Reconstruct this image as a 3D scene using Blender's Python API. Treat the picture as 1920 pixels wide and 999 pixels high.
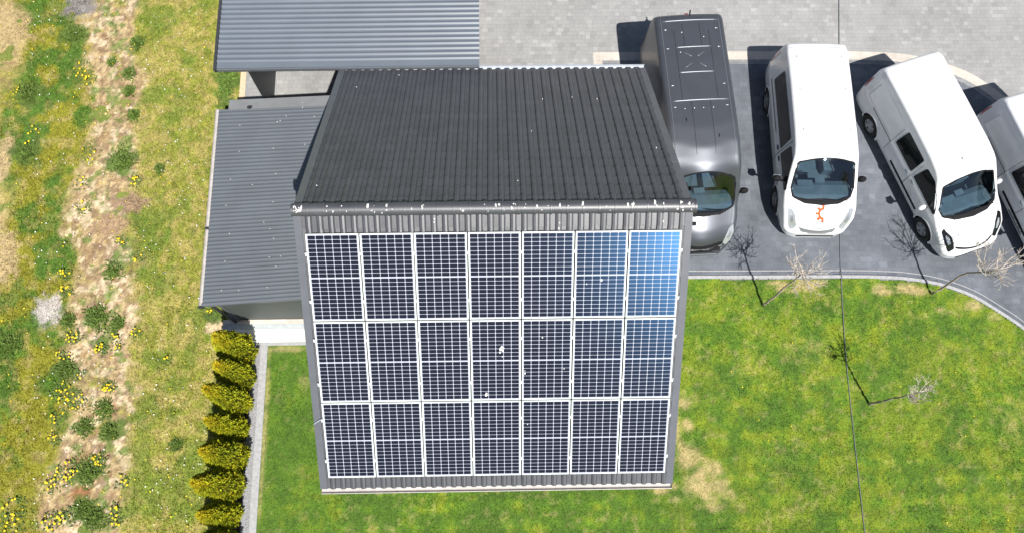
import bpy, bmesh, math, random
import numpy as np
from mathutils import Vector, Matrix
from mathutils.bvhtree import BVHTree

for o in list(bpy.data.objects):
    bpy.data.objects.remove(o)
S = bpy.context.scene
C = S.collection
RNG = np.random.default_rng(7)
random.seed(7)

# ------------------------------------------------------------------ camera
def setup_camera():
    f, th, ro, phi = 1600., .279, .053, .067
    c, s = math.cos(th), math.sin(th)
    fwd = Vector((0, s, -c)); up = Vector((0, c, s)); right = Vector((1, 0, 0))
    r2 = math.cos(ro)*right + math.sin(ro)*up
    u2 = -math.sin(ro)*right + math.cos(ro)*up
    Rz = Matrix.Rotation(-phi, 3, 'Z')
    fwd, r2, u2 = Rz@fwd, Rz@r2, Rz@u2
    cd = bpy.data.cameras.new('camera'); co = bpy.data.objects.new('camera', cd); C.objects.link(co)
    cd.sensor_width = 36; cd.lens = 36*f/1920; cd.clip_end = 2000
    m = Matrix((r2, u2, -fwd)).transposed().to_4x4(); m.translation = Vector((0, 0, 22))
    co.matrix_world = m
    S.camera = co
setup_camera()

# ------------------------------------------------------------------ world, sun, exposure
SUN_EL, SUN_AZ = math.radians(59), math.radians(-66)      # azimuth measured from +X, counter-clockwise
sund = Vector((math.cos(SUN_EL)*math.cos(SUN_AZ), math.cos(SUN_EL)*math.sin(SUN_AZ), math.sin(SUN_EL)))
w = bpy.data.worlds.new('World'); S.world = w; w.use_nodes = True
nt = w.node_tree; bg = nt.nodes['Background']
sky = nt.nodes.new('ShaderNodeTexSky'); sky.sky_type = 'NISHITA'; sky.sun_disc = False
sky.sun_elevation = SUN_EL; sky.sun_rotation = math.pi/2 - SUN_AZ
nt.links.new(sky.outputs[0], bg.inputs[0]); bg.inputs[1].default_value = 0.055
ld = bpy.data.lights.new('sun', 'SUN'); ld.energy = 5.0; ld.angle = math.radians(.53); ld.color = (1, .965, .91)
lo = bpy.data.objects.new('sun', ld); C.objects.link(lo); lo.location = (10, -20, 40)
lo.rotation_euler = (-sund).to_track_quat('-Z', 'Y').to_euler()
S.view_settings.view_transform = 'Standard'; S.view_settings.look = 'None'
S.view_settings.exposure = 0.42; S.view_settings.gamma = 1
S.render.engine = 'CYCLES'

# ------------------------------------------------------------------ materials
def mat(name, col, rough=.6, metal=0., spec=.5, coat=0., var=0., scale=8., bump=0., bscale=60., detail=4, coat_rough=.05,
        attr=False, col2=None, back=None):
    m = bpy.data.materials.new(name); m.use_nodes = True
    t = m.node_tree; b = t.nodes['Principled BSDF']; N = t.nodes; Lk = t.links
    b.inputs['Roughness'].default_value = rough; b.inputs['Metallic'].default_value = metal
    b.inputs['Specular IOR Level'].default_value = spec
    b.inputs['Coat Weight'].default_value = coat; b.inputs['Coat Roughness'].default_value = coat_rough
    b.inputs['Base Color'].default_value = (*col, 1)
    g = N.new('ShaderNodeNewGeometry')
    src = None
    if attr:
        a = N.new('ShaderNodeAttribute'); a.attribute_name = 'tint'; src = a.outputs['Color']
    if var > 0 or col2:
        no = N.new('ShaderNodeTexNoise'); no.inputs['Scale'].default_value = scale; no.inputs['Detail'].default_value = detail
        Lk.new(g.outputs['Position'], no.inputs['Vector'])
        mr = N.new('ShaderNodeMapRange'); mr.inputs[1].default_value = .3; mr.inputs[2].default_value = .7
        mx = N.new('ShaderNodeMix'); mx.data_type = 'RGBA'
        Lk.new(no.outputs['Fac'], mr.inputs[0]); Lk.new(mr.outputs[0], mx.inputs[0])
        if src is not None:
            mx.blend_type = 'MULTIPLY'; mx.inputs[0].default_value = 1
            Lk.new(src, mx.inputs[6])
            mr.inputs[3].default_value = 1-var; mr.inputs[4].default_value = 1+var
            t.links.remove(mx.inputs[0].links[0]); Lk.new(mr.outputs[0], mx.inputs[7])
            mx.clamp_result = False
        else:
            c2 = col2 or tuple(min(1, c*(1+var)) for c in col)
            c1 = col if col2 else tuple(c*(1-var) for c in col)
            mx.inputs[6].default_value = (*c1, 1); mx.inputs[7].default_value = (*c2, 1)
        src = mx.outputs[2]
    if src is not None: Lk.new(src, b.inputs['Base Color'])
    if back is not None:
        mb = N.new('ShaderNodeMix'); mb.data_type = 'RGBA'
        Lk.new(g.outputs['Backfacing'], mb.inputs[0])
        if src is not None: Lk.new(src, mb.inputs[6])
        else: mb.inputs[6].default_value = (*col, 1)
        mb.inputs[7].default_value = (*back, 1); Lk.new(mb.outputs[2], b.inputs['Base Color'])
    if bump > 0:
        n2 = N.new('ShaderNodeTexNoise'); n2.inputs['Scale'].default_value = bscale; n2.inputs['Detail'].default_value = 5
        Lk.new(g.outputs['Position'], n2.inputs['Vector'])
        bu = N.new('ShaderNodeBump'); bu.inputs['Strength'].default_value = bump; bu.inputs['Distance'].default_value = .02
        Lk.new(n2.outputs['Fac'], bu.inputs['Height']); Lk.new(bu.outputs[0], b.inputs['Normal'])
    return m

def paver_mat(name, c1, c2, cm, bw, bh, mortar=.006, rough=.8, rot=0., var=.18):
    m = bpy.data.materials.new(name); m.use_nodes = True
    t = m.node_tree; b = t.nodes['Principled BSDF']; N = t.nodes; Lk = t.links
    g = N.new('ShaderNodeNewGeometry')
    mp = N.new('ShaderNodeMapping'); mp.inputs['Rotation'].default_value = (0, 0, rot); Lk.new(g.outputs['Position'], mp.inputs[0])
    br = N.new('ShaderNodeTexBrick'); Lk.new(mp.outputs[0], br.inputs['Vector'])
    br.inputs['Scale'].default_value = 1; br.inputs['Brick Width'].default_value = bw; br.inputs['Row Height'].default_value = bh
    br.inputs['Mortar Size'].default_value = mortar; br.inputs['Mortar Smooth'].default_value = .3; br.inputs['Bias'].default_value = -.1
    br.inputs['Color1'].default_value = (*c1, 1); br.inputs['Color2'].default_value = (*c2, 1); br.inputs['Mortar'].default_value = (*cm, 1)
    br.offset = .4; br.squash = .75; br.squash_frequency = 3
    def mult(src, scale, lo, hi, det=4):
        n = N.new('ShaderNodeTexNoise'); n.inputs['Scale'].default_value = scale; n.inputs['Detail'].default_value = det
        Lk.new(g.outputs['Position'], n.inputs['Vector'])
        r = N.new('ShaderNodeMapRange'); r.inputs[1].default_value = .3; r.inputs[2].default_value = .7
        r.inputs[3].default_value = lo; r.inputs[4].default_value = hi; Lk.new(n.outputs['Fac'], r.inputs[0])
        x = N.new('ShaderNodeMix'); x.data_type = 'RGBA'; x.blend_type = 'MULTIPLY'; x.inputs[0].default_value = 1
        Lk.new(src, x.inputs[6]); Lk.new(r.outputs[0], x.inputs[7]); return x.outputs[2]
    # a few odd pale or dark blocks
    b2 = N.new('ShaderNodeTexBrick'); Lk.new(mp.outputs[0], b2.inputs['Vector'])
    for k in ('Scale', 'Brick Width', 'Row Height', 'Mortar Size', 'Mortar Smooth'): b2.inputs[k].default_value = br.inputs[k].default_value
    b2.inputs['Mortar Size'].default_value = 0; b2.inputs['Bias'].default_value = 0
    b2.offset = .4; b2.squash = .75; b2.squash_frequency = 3
    b2.inputs['Color1'].default_value = (0, 0, 0, 1); b2.inputs['Color2'].default_value = (1, 1, 1, 1)
    cr = N.new('ShaderNodeValToRGB'); cr.color_ramp.interpolation = 'CONSTANT'
    cr.color_ramp.elements[0].color = (.93, .93, .93, 1); cr.color_ramp.elements[1].position = .12; cr.color_ramp.elements[1].color = (1, 1, 1, 1)
    e = cr.color_ramp.elements.new(.93); e.color = (1.12, 1.12, 1.12, 1)
    Lk.new(b2.outputs['Color'], cr.inputs[0])
    mm = N.new('ShaderNodeMix'); mm.data_type = 'RGBA'; mm.blend_type = 'MULTIPLY'; mm.inputs[0].default_value = 1
    Lk.new(br.outputs['Color'], mm.inputs[6]); Lk.new(cr.outputs[0], mm.inputs[7])
    s = mult(mm.outputs[2], .9, 1-var, 1+var*.6)
    s = mult(s, .35, 1-var*.5, 1+var*.4)
    s = mult(s, 3.2, 1-var*.6, 1+var*.6)
    s = mult(s, 40, .88, 1.12, 6)
    Lk.new(s, b.inputs['Base Color']); b.inputs['Roughness'].default_value = rough
    b.inputs['Specular IOR Level'].default_value = .3
    bu = N.new('ShaderNodeBump'); bu.inputs['Strength'].default_value = .35; bu.inputs['Distance'].default_value = .006; bu.invert = True
    Lk.new(br.outputs['Fac'], bu.inputs['Height']); Lk.new(bu.outputs[0], b.inputs['Normal'])
    return m

M = {}
M['tile'] = mat('roof tile', (.066, .068, .077), .42, spec=1.0, var=.14, scale=2.2, bump=.15, bscale=120)
M['trim'] = mat('verge metal', (.105, .11, .125), .36, spec=.9, var=.08, scale=5)
M['darktrim'] = mat('dark trim', (.03, .032, .036), .5)
M['gutter'] = mat('gutter pale', (.45, .42, .40), .5, var=.12, scale=6)
M['zinc'] = mat('gutter zinc', (.42, .46, .52), .35, var=.06, scale=6)
M['plaster'] = mat('plaster', (.62, .60, .56), .85, var=.05)
M['panelgrey'] = mat('grey green panel', (.080, .092, .088), .6, var=.05, scale=3)
M['anthracite'] = mat('anthracite panel', (.034, .037, .042), .6, var=.06, scale=3)
M['sheet'] = mat('sheet roof', (.125, .138, .155), .34, spec=.6, var=.07, scale=1.5)
M['sheet2'] = mat('sheet roof pale', (.135, .158, .188), .33, spec=.6, var=.06, scale=1.2)
M['drop'] = mat('lime white', (.75, .74, .72), .9)
M['alu'] = mat('aluminium frame', (.80, .86, .85), .35, metal=.0, spec=.6)
M['back'] = mat('white backsheet', (.44, .47, .55), .35, coat=.6, coat_rough=.25)
M['screw'] = mat('screw steel', (.7, .72, .75), .3, metal=.6)
M['black'] = mat('black plastic', (.014, .014, .016), .75, spec=.15)
M['tyre'] = mat('tyre rubber', (.012, .012, .012), .8)
M['rim'] = mat('rim silver', (.32, .33, .35), .35, metal=.5)
M['cabin'] = mat('cabin grey', (.10, .13, .15), .7, var=.1)
M['dash'] = mat('dashboard', (.105, .14, .165), .7, var=.15, scale=6)
M['rib'] = mat('roof rib paint', (.20, .21, .235), .35, metal=.5)
M['white'] = mat('white paint', (.77, .78, .80), .35, coat=1, var=.035, scale=5, back=(.04, .045, .05))
M['darkpaint'] = mat('dark metallic paint', (.108, .115, .134), .42, metal=.6, coat=.3, coat_rough=.12, var=.05, scale=3, back=(.03, .03, .03))
M['glassdark'] = mat('tinted glass', (.010, .012, .012), .06, spec=.35)
M['orange'] = mat('orange vinyl', (.62, .10, .018), .6, spec=.2)
M['red'] = mat('red lens', (.35, .02, .02), .15, coat=1)
M['lamp'] = mat('headlamp lens', (.42, .45, .47), .12, metal=.3, coat=1)
M['kerb'] = mat('kerb concrete', (.36, .36, .37), .85, var=.15, scale=14, bump=.2)
M['slab'] = mat('white slab', (.72, .72, .70), .8, var=.06, scale=10)
M['slabgrey'] = mat('drain grey', (.42, .46, .47), .6, var=.1)
M['cream'] = paver_mat('cream pavers', (.58, .52, .46), (.52, .47, .42), (.42, .38, .34), .4, .27, .004)
M['light'] = paver_mat('light pavers', (.300, .298, .294), (.325, .323, .319), (.265, .263, .26), .17, .125, .006, var=.10)
M['dark'] = paver_mat('dark pavers', (.135, .147, .172), (.152, .165, .190), (.122, .133, .156), .22, .15, .004, var=.20)
M['border'] = paver_mat('border pavers', (.24, .245, .255), (.29, .295, .30), (.17, .17, .18), .2, .14, .006)
M['strip'] = paver_mat('kerb row pavers', (.11, .123, .15), (.14, .15, .175), (.19, .20, .215), .3, .2, .006)
M['gravel'] = mat('grey gravel', (.14, .14, .145), .9, col2=(.42, .42, .44), scale=45, bump=.8, bscale=60)
M['ground'] = mat('meadow', (.09, .15, .02), .95, col2=(.22, .24, .05), scale=.8, bump=.5, bscale=30)
M['soil'] = mat('soil grass', (.12, .14, .04), .95, var=.28, scale=26, attr=True, bump=.9, bscale=45)
M['blade'] = mat('grass blade', (.1, .2, .03), .7, spec=.2, attr=True, var=.12, scale=20)
M['mulch'] = mat('mulch', (.05, .04, .03), .95, var=.3, scale=30, bump=.6)
M['thuja'] = mat('thuja foliage', (.2, .2, .03), .75, spec=.2, attr=True, var=.2, scale=14)
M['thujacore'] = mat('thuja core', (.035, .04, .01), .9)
M['bark'] = mat('bark', (.24, .20, .16), .85, col2=(.42, .36, .30), scale=20)
M['twig'] = mat('twig', (.46, .40, .34), .8, col2=(.58, .52, .45), scale=15)
M['weed'] = mat('weed leaf', (.06, .11, .02), .7, spec=.25, attr=True, var=.2, scale=20)
M['leaf'] = mat('rosette leaf', (.10, .15, .03), .8, var=.3, scale=15)
M['yellow'] = mat('dandelion yellow', (.85, .62, .01), .7)
M['petal'] = mat('white petal', (.75, .75, .70), .8)
M['cablemat'] = mat('cable rubber', (.16, .17, .18), .5)
M['sand'] = mat('pale ash', (.50, .46, .43), .95, col2=(.62, .58, .55), scale=8, bump=.4)
M['ash'] = mat('grey ash', (.20, .18, .19), .95, col2=(.36, .33, .32), scale=5, bump=.4)
M['stone'] = mat('sandy soil', (.56, .43, .28), .95, col2=(.66, .52, .36), scale=10, bump=.4)

def glass_mat():
    m = bpy.data.materials.new('windscreen glass'); m.use_nodes = True
    t = m.node_tree; N = t.nodes; Lk = t.links; N.remove(N['Principled BSDF'])
    tr = N.new('ShaderNodeBsdfTransparent'); tr.inputs[0].default_value = (.64, .76, .82, 1)
    gl = N.new('ShaderNodeBsdfGlossy'); gl.inputs['Roughness'].default_value = .03; gl.inputs[0].default_value = (.85, .92, 1, 1)
    fr = N.new('ShaderNodeFresnel'); fr.inputs[0].default_value = 1.9
    mx = N.new('ShaderNodeMixShader'); Lk.new(fr.outputs[0], mx.inputs[0]); Lk.new(tr.outputs[0], mx.inputs[1]); Lk.new(gl.outputs[0], mx.inputs[2])
    Lk.new(mx.outputs[0], N['Material Output'].inputs[0]); return m
M['glass'] = glass_mat()

def cell_mat():
    # dark mono-crystalline cells behind textured anti-reflective glass: a wide, bluish sun lobe
    m = bpy.data.materials.new('solar cell'); m.use_nodes = True
    t = m.node_tree; N = t.nodes; Lk = t.links; b = N['Principled BSDF']
    g = N.new('ShaderNodeNewGeometry'); n = N.new('ShaderNodeTexNoise'); n.inputs['Scale'].default_value = 1.3
    Lk.new(g.outputs['Position'], n.inputs['Vector'])
    mx = N.new('ShaderNodeMix'); mx.data_type = 'RGBA'; Lk.new(n.outputs['Fac'], mx.inputs[0])
    mx.inputs[6].default_value = (.008, .0105, .019, 1); mx.inputs[7].default_value = (.014, .0145, .025, 1)
    Lk.new(mx.outputs[2], b.inputs['Base Color'])
    b.inputs['Roughness'].default_value = .34; b.inputs['Specular IOR Level'].default_value = .12
    gl = N.new('ShaderNodeBsdfGlossy'); gl.distribution = 'BECKMANN'; gl.inputs['Roughness'].default_value = .25; gl.inputs[0].default_value = (.0024, .0080, .0175, 1)
    # made-up normal tilt up the slope, added to place the sun's blue sheen
    cx = N.new('ShaderNodeCombineXYZ'); cx.inputs[0].default_value = -.05; cx.inputs[1].default_value = .220; cx.inputs[2].default_value = .977
    vt = N.new('ShaderNodeVectorTransform'); vt.vector_type = 'NORMAL'; vt.convert_from = 'OBJECT'; vt.convert_to = 'WORLD'
    Lk.new(cx.outputs[0], vt.inputs[0]); Lk.new(vt.outputs[0], gl.inputs['Normal'])
    ad = N.new('ShaderNodeAddShader'); Lk.new(b.outputs[0], ad.inputs[0]); Lk.new(gl.outputs[0], ad.inputs[1])
    Lk.new(ad.outputs[0], N['Material Output'].inputs[0])
    return m
M['cell'] = cell_mat()

# ------------------------------------------------------------------ mesh helper
class MB:
    def __init__(s): s.v = []; s.f = []; s.m = []
    def add(s, vs, fs, mi=0):
        n = len(s.v); s.v += [tuple(p) for p in vs]; s.f += [tuple(i+n for i in f) for f in fs]; s.m += [mi]*len(fs); return s
    def box(s, a, b, mi=0):
        x0, y0, z0 = a; x1, y1, z1 = b
        return s.add([(x0,y0,z0),(x1,y0,z0),(x1,y1,z0),(x0,y1,z0),(x0,y0,z1),(x1,y0,z1),(x1,y1,z1),(x0,y1,z1)],
                     [(0,3,2,1),(4,5,6,7),(0,1,5,4),(1,2,6,5),(2,3,7,6),(3,0,4,7)], mi)
    def prism(s, poly, z0, z1, mi=0):
        n = len(poly)
        return s.add([(x,y,z0) for x,y in poly]+[(x,y,z1) for x,y in poly],
                     [tuple(range(n-1,-1,-1)), tuple(range(n,2*n))]+[(i,(i+1)%n,n+(i+1)%n,n+i) for i in range(n)], mi)
    def hexa(s, b4, t4, mi=0):
        return s.add(list(b4)+list(t4), [(0,3,2,1),(4,5,6,7),(0,1,5,4),(1,2,6,5),(2,3,7,6),(3,0,4,7)], mi)
    def tube(s, pts, rad, n=6, mi=0, cap=True):
        pts = [Vector(p) for p in pts]
        if not hasattr(rad, '__len__'): rad = [rad]*len(pts)
        vs = []; fs = []
        ref = Vector((0, 0, 1))
        for i, p in enumerate(pts):
            d = (pts[min(i+1, len(pts)-1)]-pts[max(i-1, 0)]).normalized()
            a = d.cross(ref)
            if a.length < .05: a = d.cross(Vector((1, 0, 0)))
            a.normalize(); b = d.cross(a)
            for k in range(n):
                t = 2*math.pi*k/n
                vs.append(p+(a*math.cos(t)+b*math.sin(t))*rad[i])
        for i in range(len(pts)-1):
            for k in range(n):
                fs.append((i*n+k, i*n+(k+1) % n, (i+1)*n+(k+1) % n, (i+1)*n+k))
        if cap: fs += [tuple(range(n-1, -1, -1)), tuple(range((len(pts)-1)*n, len(pts)*n))]
        return s.add(vs, fs, mi)
    def blob(s, c, r, mi=0, n=8, m=5, jit=0.):
        vs = []; fs = []
        for j in range(m+1):
            p = math.pi*j/m
            for i in range(n):
                t = 2*math.pi*i/n; k = 1+jit*(random.random()-.5)
                vs.append((c[0]+r[0]*math.sin(p)*math.cos(t)*k, c[1]+r[1]*math.sin(p)*math.sin(t)*k, c[2]+r[2]*math.cos(p)*k))
        for j in range(m):
            for i in range(n): fs.append((j*n+i, (j+1)*n+i, (j+1)*n+(i+1) % n, j*n+(i+1) % n))
        return s.add(vs, fs, mi)
    def lathe_x(s, prof, c, n=28, mi=0):
        # profile of (x, r) round the X axis through c
        vs = []; fs = []
        for x, r in prof:
            for k in range(n):
                t = 2*math.pi*k/n; vs.append((c[0]+x, c[1]+r*math.cos(t), c[2]+r*math.sin(t)))
        for j in range(len(prof)-1):
            for k in range(n): fs.append((j*n+k, j*n+(k+1) % n, (j+1)*n+(k+1) % n, (j+1)*n+k))
        return s.add(vs, fs, mi)
    def build(s, name, mats, parent=None, off=(0, 0, 0), smooth=False, fixn=False, auto=None):
        me = bpy.data.meshes.new(name)
        v = [(a-off[0], b-off[1], c-off[2]) for a, b, c in s.v]
        me.from_pydata(v, [], s.f)
        for m in (mats if isinstance(mats, (list, tuple)) else [mats]): me.materials.append(m)
        me.polygons.foreach_set('material_index', s.m)
        if smooth: me.polygons.foreach_set('use_smooth', [True]*len(s.f))
        if fixn:
            bm = bmesh.new(); bm.from_mesh(me); bmesh.ops.recalc_face_normals(bm, faces=bm.faces); bm.to_mesh(me); bm.free()
        if auto: me.set_sharp_from_angle(angle=math.radians(auto))
        o = bpy.data.objects.new(name, me); C.objects.link(o)
        if parent: o.parent = parent
        else: o.location = off
        return o

def tag(o, label=None, cat=None, group=None, kind=None):
    for k, v in (('label', label), ('category', cat), ('group', group), ('kind', kind)):
        if v: o[k] = v
    return o
def empty(name, loc, rot=(0, 0, 0)):
    o = bpy.data.objects.new(name, None); C.objects.link(o); o.location = loc; o.rotation_euler = rot; o.empty_display_size = .2; return o
def copy_tree(o, parent=None):
    c = o.copy(); C.objects.link(c)
    if parent: c.parent = parent
    for ch in o.children: copy_tree(ch, c)
    return c

# fast mesh from numpy, with a per-point tint
def np_mesh(name, V, F, m, tint=None, kind=None, mi=None, parent=None, smooth=False):
    me = bpy.data.meshes.new(name)
    V = np.asarray(V, np.float32); F = np.asarray(F, np.int32); k = F.shape[1]
    me.vertices.add(len(V)); me.vertices.foreach_set('co', V.ravel())
    me.loops.add(F.size); me.loops.foreach_set('vertex_index', F.ravel())
    me.polygons.add(len(F)); me.polygons.foreach_set('loop_start', np.arange(0, F.size, k, dtype=np.int32))
    me.polygons.foreach_set('loop_total', np.full(len(F), k, np.int32))
    for q in (m if isinstance(m, (list, tuple)) else [m]): me.materials.append(q)
    if mi is not None: me.polygons.foreach_set('material_index', np.asarray(mi, np.int32))
    if smooth: me.polygons.foreach_set('use_smooth', np.ones(len(F), bool))
    me.update(calc_edges=True); me.validate()
    if tint is not None:
        a = me.attributes.new('tint', 'FLOAT_COLOR', 'POINT')
        a.data.foreach_set('color', np.concatenate([tint, np.ones((len(V), 1))], 1).astype(np.float32).ravel())
    o = bpy.data.objects.new(name, me); C.objects.link(o)
    if parent: o.parent = parent
    if kind: o['kind'] = kind
    return o

_lat = {}
def vnoise(x, y, sc, seed=0):
    if seed not in _lat: _lat[seed] = np.random.default_rng(100+seed).random((256, 256))
    L = _lat[seed]; x = x*sc+57.3; y = y*sc+31.7
    i = np.floor(x).astype(int); j = np.floor(y).astype(int); u = x-i; v = y-j
    u = u*u*(3-2*u); v = v*v*(3-2*v)
    g = lambda a, b: L[a % 256, b % 256]
    return (g(i, j)*(1-u)+g(i+1, j)*u)*(1-v)+(g(i, j+1)*(1-u)+g(i+1, j+1)*u)*v
def fbm(x, y, sc, seed=0, o=4, gain=.5):
    r = 0; a = 1; t = 0
    for k in range(o): r = r+a*vnoise(x, y, sc*2**k, seed+k); t += a; a *= gain
    return r/t
def sstep(a, b, x):
    t = np.clip((x-a)/(b-a), 0, 1); return t*t*(3-2*t)
def lerp(A, B, t): return A*(1-t[:, None])+B*t[:, None]
def col(*c): return np.array(c, float)[None, :]

# ------------------------------------------------------------------ ground colour maps (own albedo of soil and grass)
def un(px, py, z=0.):
    # lays out field plants and soil patches on the ground plane in metres
    m = S.camera.matrix_world; d = m.to_3x3()@Vector(((px-960)/1600., -(py-499.5)/1600., -1)); o = m.translation
    t = (z-o.z)/d.z; return o+d*t
FIELD_SPOTS = []
def spot(px, py, rx, ry, c): p = un(px, py); FIELD_SPOTS.append((p.x, p.y, rx, ry, c))
bpy.context.view_layer.update()
spot(85, 580, .46, .42, (.52, .47, .44)); spot(150, 8, .55, .5, (.22, .20, .20)); spot(152, 924, .26, .24, (.30, .13, .055)); spot(402, 612, .30, .2, (.60, .46, .30))
spot(15, 50, .7, .8, (.40, .30, .15)); spot(10, 480, .45, .8, (.42, .32, .16)); spot(5, 300, .3, .8, (.42, .32, .17)); spot(150, 870, .4, .3, (.30, .2, .09)); spot(205, 420, .5, .35, (.33, .22, .13)); spot(240, 380, .6, .3, (.28, .19, .12))
for a, b, r in ((122, 690, .4), (208, 805, .4), (182, 594, .4), (166, 885, .45), (160, 955, .45), (430, 150, .4), (424, 190, .3), (225, 305, .45), (52, 178, .5), (135, 65, .5), (50, 290, .5), (190, 640, .25), (400, 590, .3)):
    spot(a, b, r, r*.8, (.085, .14, .022))
def field_map(x, y):
    wob = (fbm(x, y, .55, 3, 3)-.5)*1.5+(fbm(x, y, 2.2, 9, 3)-.5)*.7
    wob = wob+(fbm(x, y, 5.5, 13, 3)-.5)*.55
    q = x+.072*y+wob                                   # bands lean slightly
    green = sstep(-13.1, -12.4, q)*(1-sstep(-11.2, -10.6, q))
    low = sstep(5.5, 2.5, y)*sstep(-11.0, -11.8, x)
    green = np.clip(green+low*.9, 0, 1)
    dirt = sstep(-11.1, -10.5, q)*(1-sstep(-9.35, -8.9, q))
    meadow = sstep(-9.4, -8.8, q)
    n1 = fbm(x, y, 1.6, 21, 4); n2 = fbm(x, y, 6, 31, 3); n3 = fbm(x, y, 20, 41, 2)
    straw = col(.42, .325, .14); tan = col(.45, .335, .18); brown = col(.27, .17, .08)
    g1 = col(.075, .15, .015); g2 = col(.22, .215, .018); mead = col(.235, .245, .038); mstraw = col(.37, .305, .10); mgreen = col(.13, .19, .02)
    c = np.repeat(straw, len(x), 0)
    c = lerp(c, np.repeat(g2, len(x), 0), sstep(.42, .62, n1)*.55)
    c = lerp(c, np.repeat(brown, len(x), 0), sstep(.56, .68, fbm(x+7, y, 4.5, 151, 4, .65))*.55)
    c = lerp(c, lerp(np.repeat(g2, len(x), 0), np.repeat(g1, len(x), 0), sstep(.40, .6, n1)), green*(.55+.45*sstep(.3, .5, n2)))
    d = lerp(np.repeat(tan, len(x), 0), np.repeat(brown, len(x), 0), sstep(.50, .68, n2)*.7)
    d = lerp(d, np.repeat(g2, len(x), 0), sstep(.58, .72, n1)*.7)
    n5 = fbm(x, y, 11, 83, 3); n6 = fbm(x+40, y, 4, 87, 3)
    d = lerp(d, np.repeat(col(.66, .52, .36), len(x), 0), sstep(.52, .62, n6)*.8)
    d = lerp(d, np.repeat(col(.20, .125, .075), len(x), 0), sstep(.50, .62, n5)*.75)
    d = lerp(d, np.repeat(col(.16, .20, .04), len(x), 0), sstep(.60, .70, n6*.5+(1-n2)*.5)*.6)
    c = lerp(c, d, dirt*.95)
    e = lerp(np.repeat(mead, len(x), 0), np.repeat(mstraw, len(x), 0), sstep(.38, .62, n2)*.75)
    e = lerp(e, np.repeat(mgreen, len(x), 0), sstep(.48, .66, n1)*.75)
    c = lerp(c, e, meadow)
    c = lerp(c, np.repeat(g1*1.1, len(x), 0), sstep(.60, .70, fbm(x-13, y, 2.6, 161, 4, .65))*.7*np.clip(1-.5*meadow, 0, 1))
    for a, b, rx, ry, cc in FIELD_SPOTS:
        d2 = np.sqrt(((x-a)/rx)**2+((y-b)/ry)**2)+(n2-.5)*1.1+(n3-.5)*.5
        c = lerp(c, np.repeat(col(*cc), len(x), 0), sstep(1.15, .65, d2)*.92)
    c = c*((.66+.68*n3)*(.80+.4*fbm(x, y, 9, 119, 2)))[:, None]
    return c, green, dirt, meadow

_r = random.Random(21)
LAWN_SPOTS = [(8.0, 3.9, 1.3, .8, .28), (6.5, 3.6, .7, .8, .28), (13.3, 2.0, 1.2, 1.0, .3), (7.3, 1.2, 1.2, .7, .25),
              (-5.4, 4.12, .9, .09, 1), (-5.0, 3.35, .3, .22, .45), (-5.9, 2, .07, 2.6, .9), (-4.9, 2.2, .4, .3, .25), (0, -.3, 3, .5, .2)]
for _k in range(16):    # worn turf along the drip line of the roof and behind the kerb
    LAWN_SPOTS.append((4.35+_r.random()*.55+(.5 if _k > 9 else 0), 2.7-_k*.175+_r.uniform(-.1, .1), _r.uniform(.16, .42), _r.uniform(.14, .34), _r.uniform(.6, 1)))
for _k in range(9): LAWN_SPOTS.append((3.9+_r.random()*1.8, -.1+_r.random()*.7, _r.uniform(.15, .4), _r.uniform(.1, .25), _r.uniform(.5, .9)))
for _k in range(10): LAWN_SPOTS.append((7.3+_r.random()*1.7, 5.75-_r.random()*.22, _r.uniform(.15, .4), _r.uniform(.06, .16), _r.uniform(.6, 1)))
for _k in range(12): LAWN_SPOTS.append((10.2+_r.random()*1.7, 5.70-_r.random()*.3, _r.uniform(.15, .4), _r.uniform(.06, .16), _r.uniform(.6, 1)))
for _k in range(6): LAWN_SPOTS.append((11.8+_r.random()*1.5, 5.15-_k*.09, _r.uniform(.15, .35), _r.uniform(.08, .16), _r.uniform(.4, .8)))
def lawn_map(x, y):
    n1 = fbm(x, y, 1.0, 51, 6, .72); n2 = fbm(x, y, 3.6, 61, 4, .65); n3 = fbm(x, y, 17, 71, 2)
    stripe = .5+.5*np.sin(y*13+fbm(x, y, .4, 81, 2)*5)
    deep = np.repeat(col(.072, .150, .013), len(x), 0); mid = np.repeat(col(.105, .205, .012), len(x), 0)
    yel = np.repeat(col(.225, .275, .016), len(x), 0); strw = np.repeat(col(.46, .36, .165), len(x), 0)
    c = lerp(deep, mid, sstep(.36, .60, n1*.6+n2*.4))
    n7 = fbm(x+9, y, 1.9, 131, 5, .7)
    c = lerp(c, yel, sstep(.42, .68, n7)*sstep(2, 5.5, x)*.5)
    c = lerp(c, yel, sstep(.50, .70, n1*.45+n2*.55)*.85)
    c = c*(1-.16*stripe*sstep(3.2, .6, y))[:, None]
    s = np.zeros(len(x))
    for a, b, rx, ry, k in LAWN_SPOTS:
        s = np.maximum(s, k*np.exp(-(((x-a)/rx)**2+((y-b)/ry)**2)))
    n4 = fbm(x, y, 7, 77, 3)
    c = lerp(c, strw, np.clip(sstep(.14, .85, s*(.05+1.0*n2+.95*n4)), 0, 1)*.85)
    c = lerp(c, strw, sstep(.56, .74, n4*.7+n7*.3)*.28)
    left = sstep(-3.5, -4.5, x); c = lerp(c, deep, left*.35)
    return c*(.66+.58*n3)[:, None], s

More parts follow.
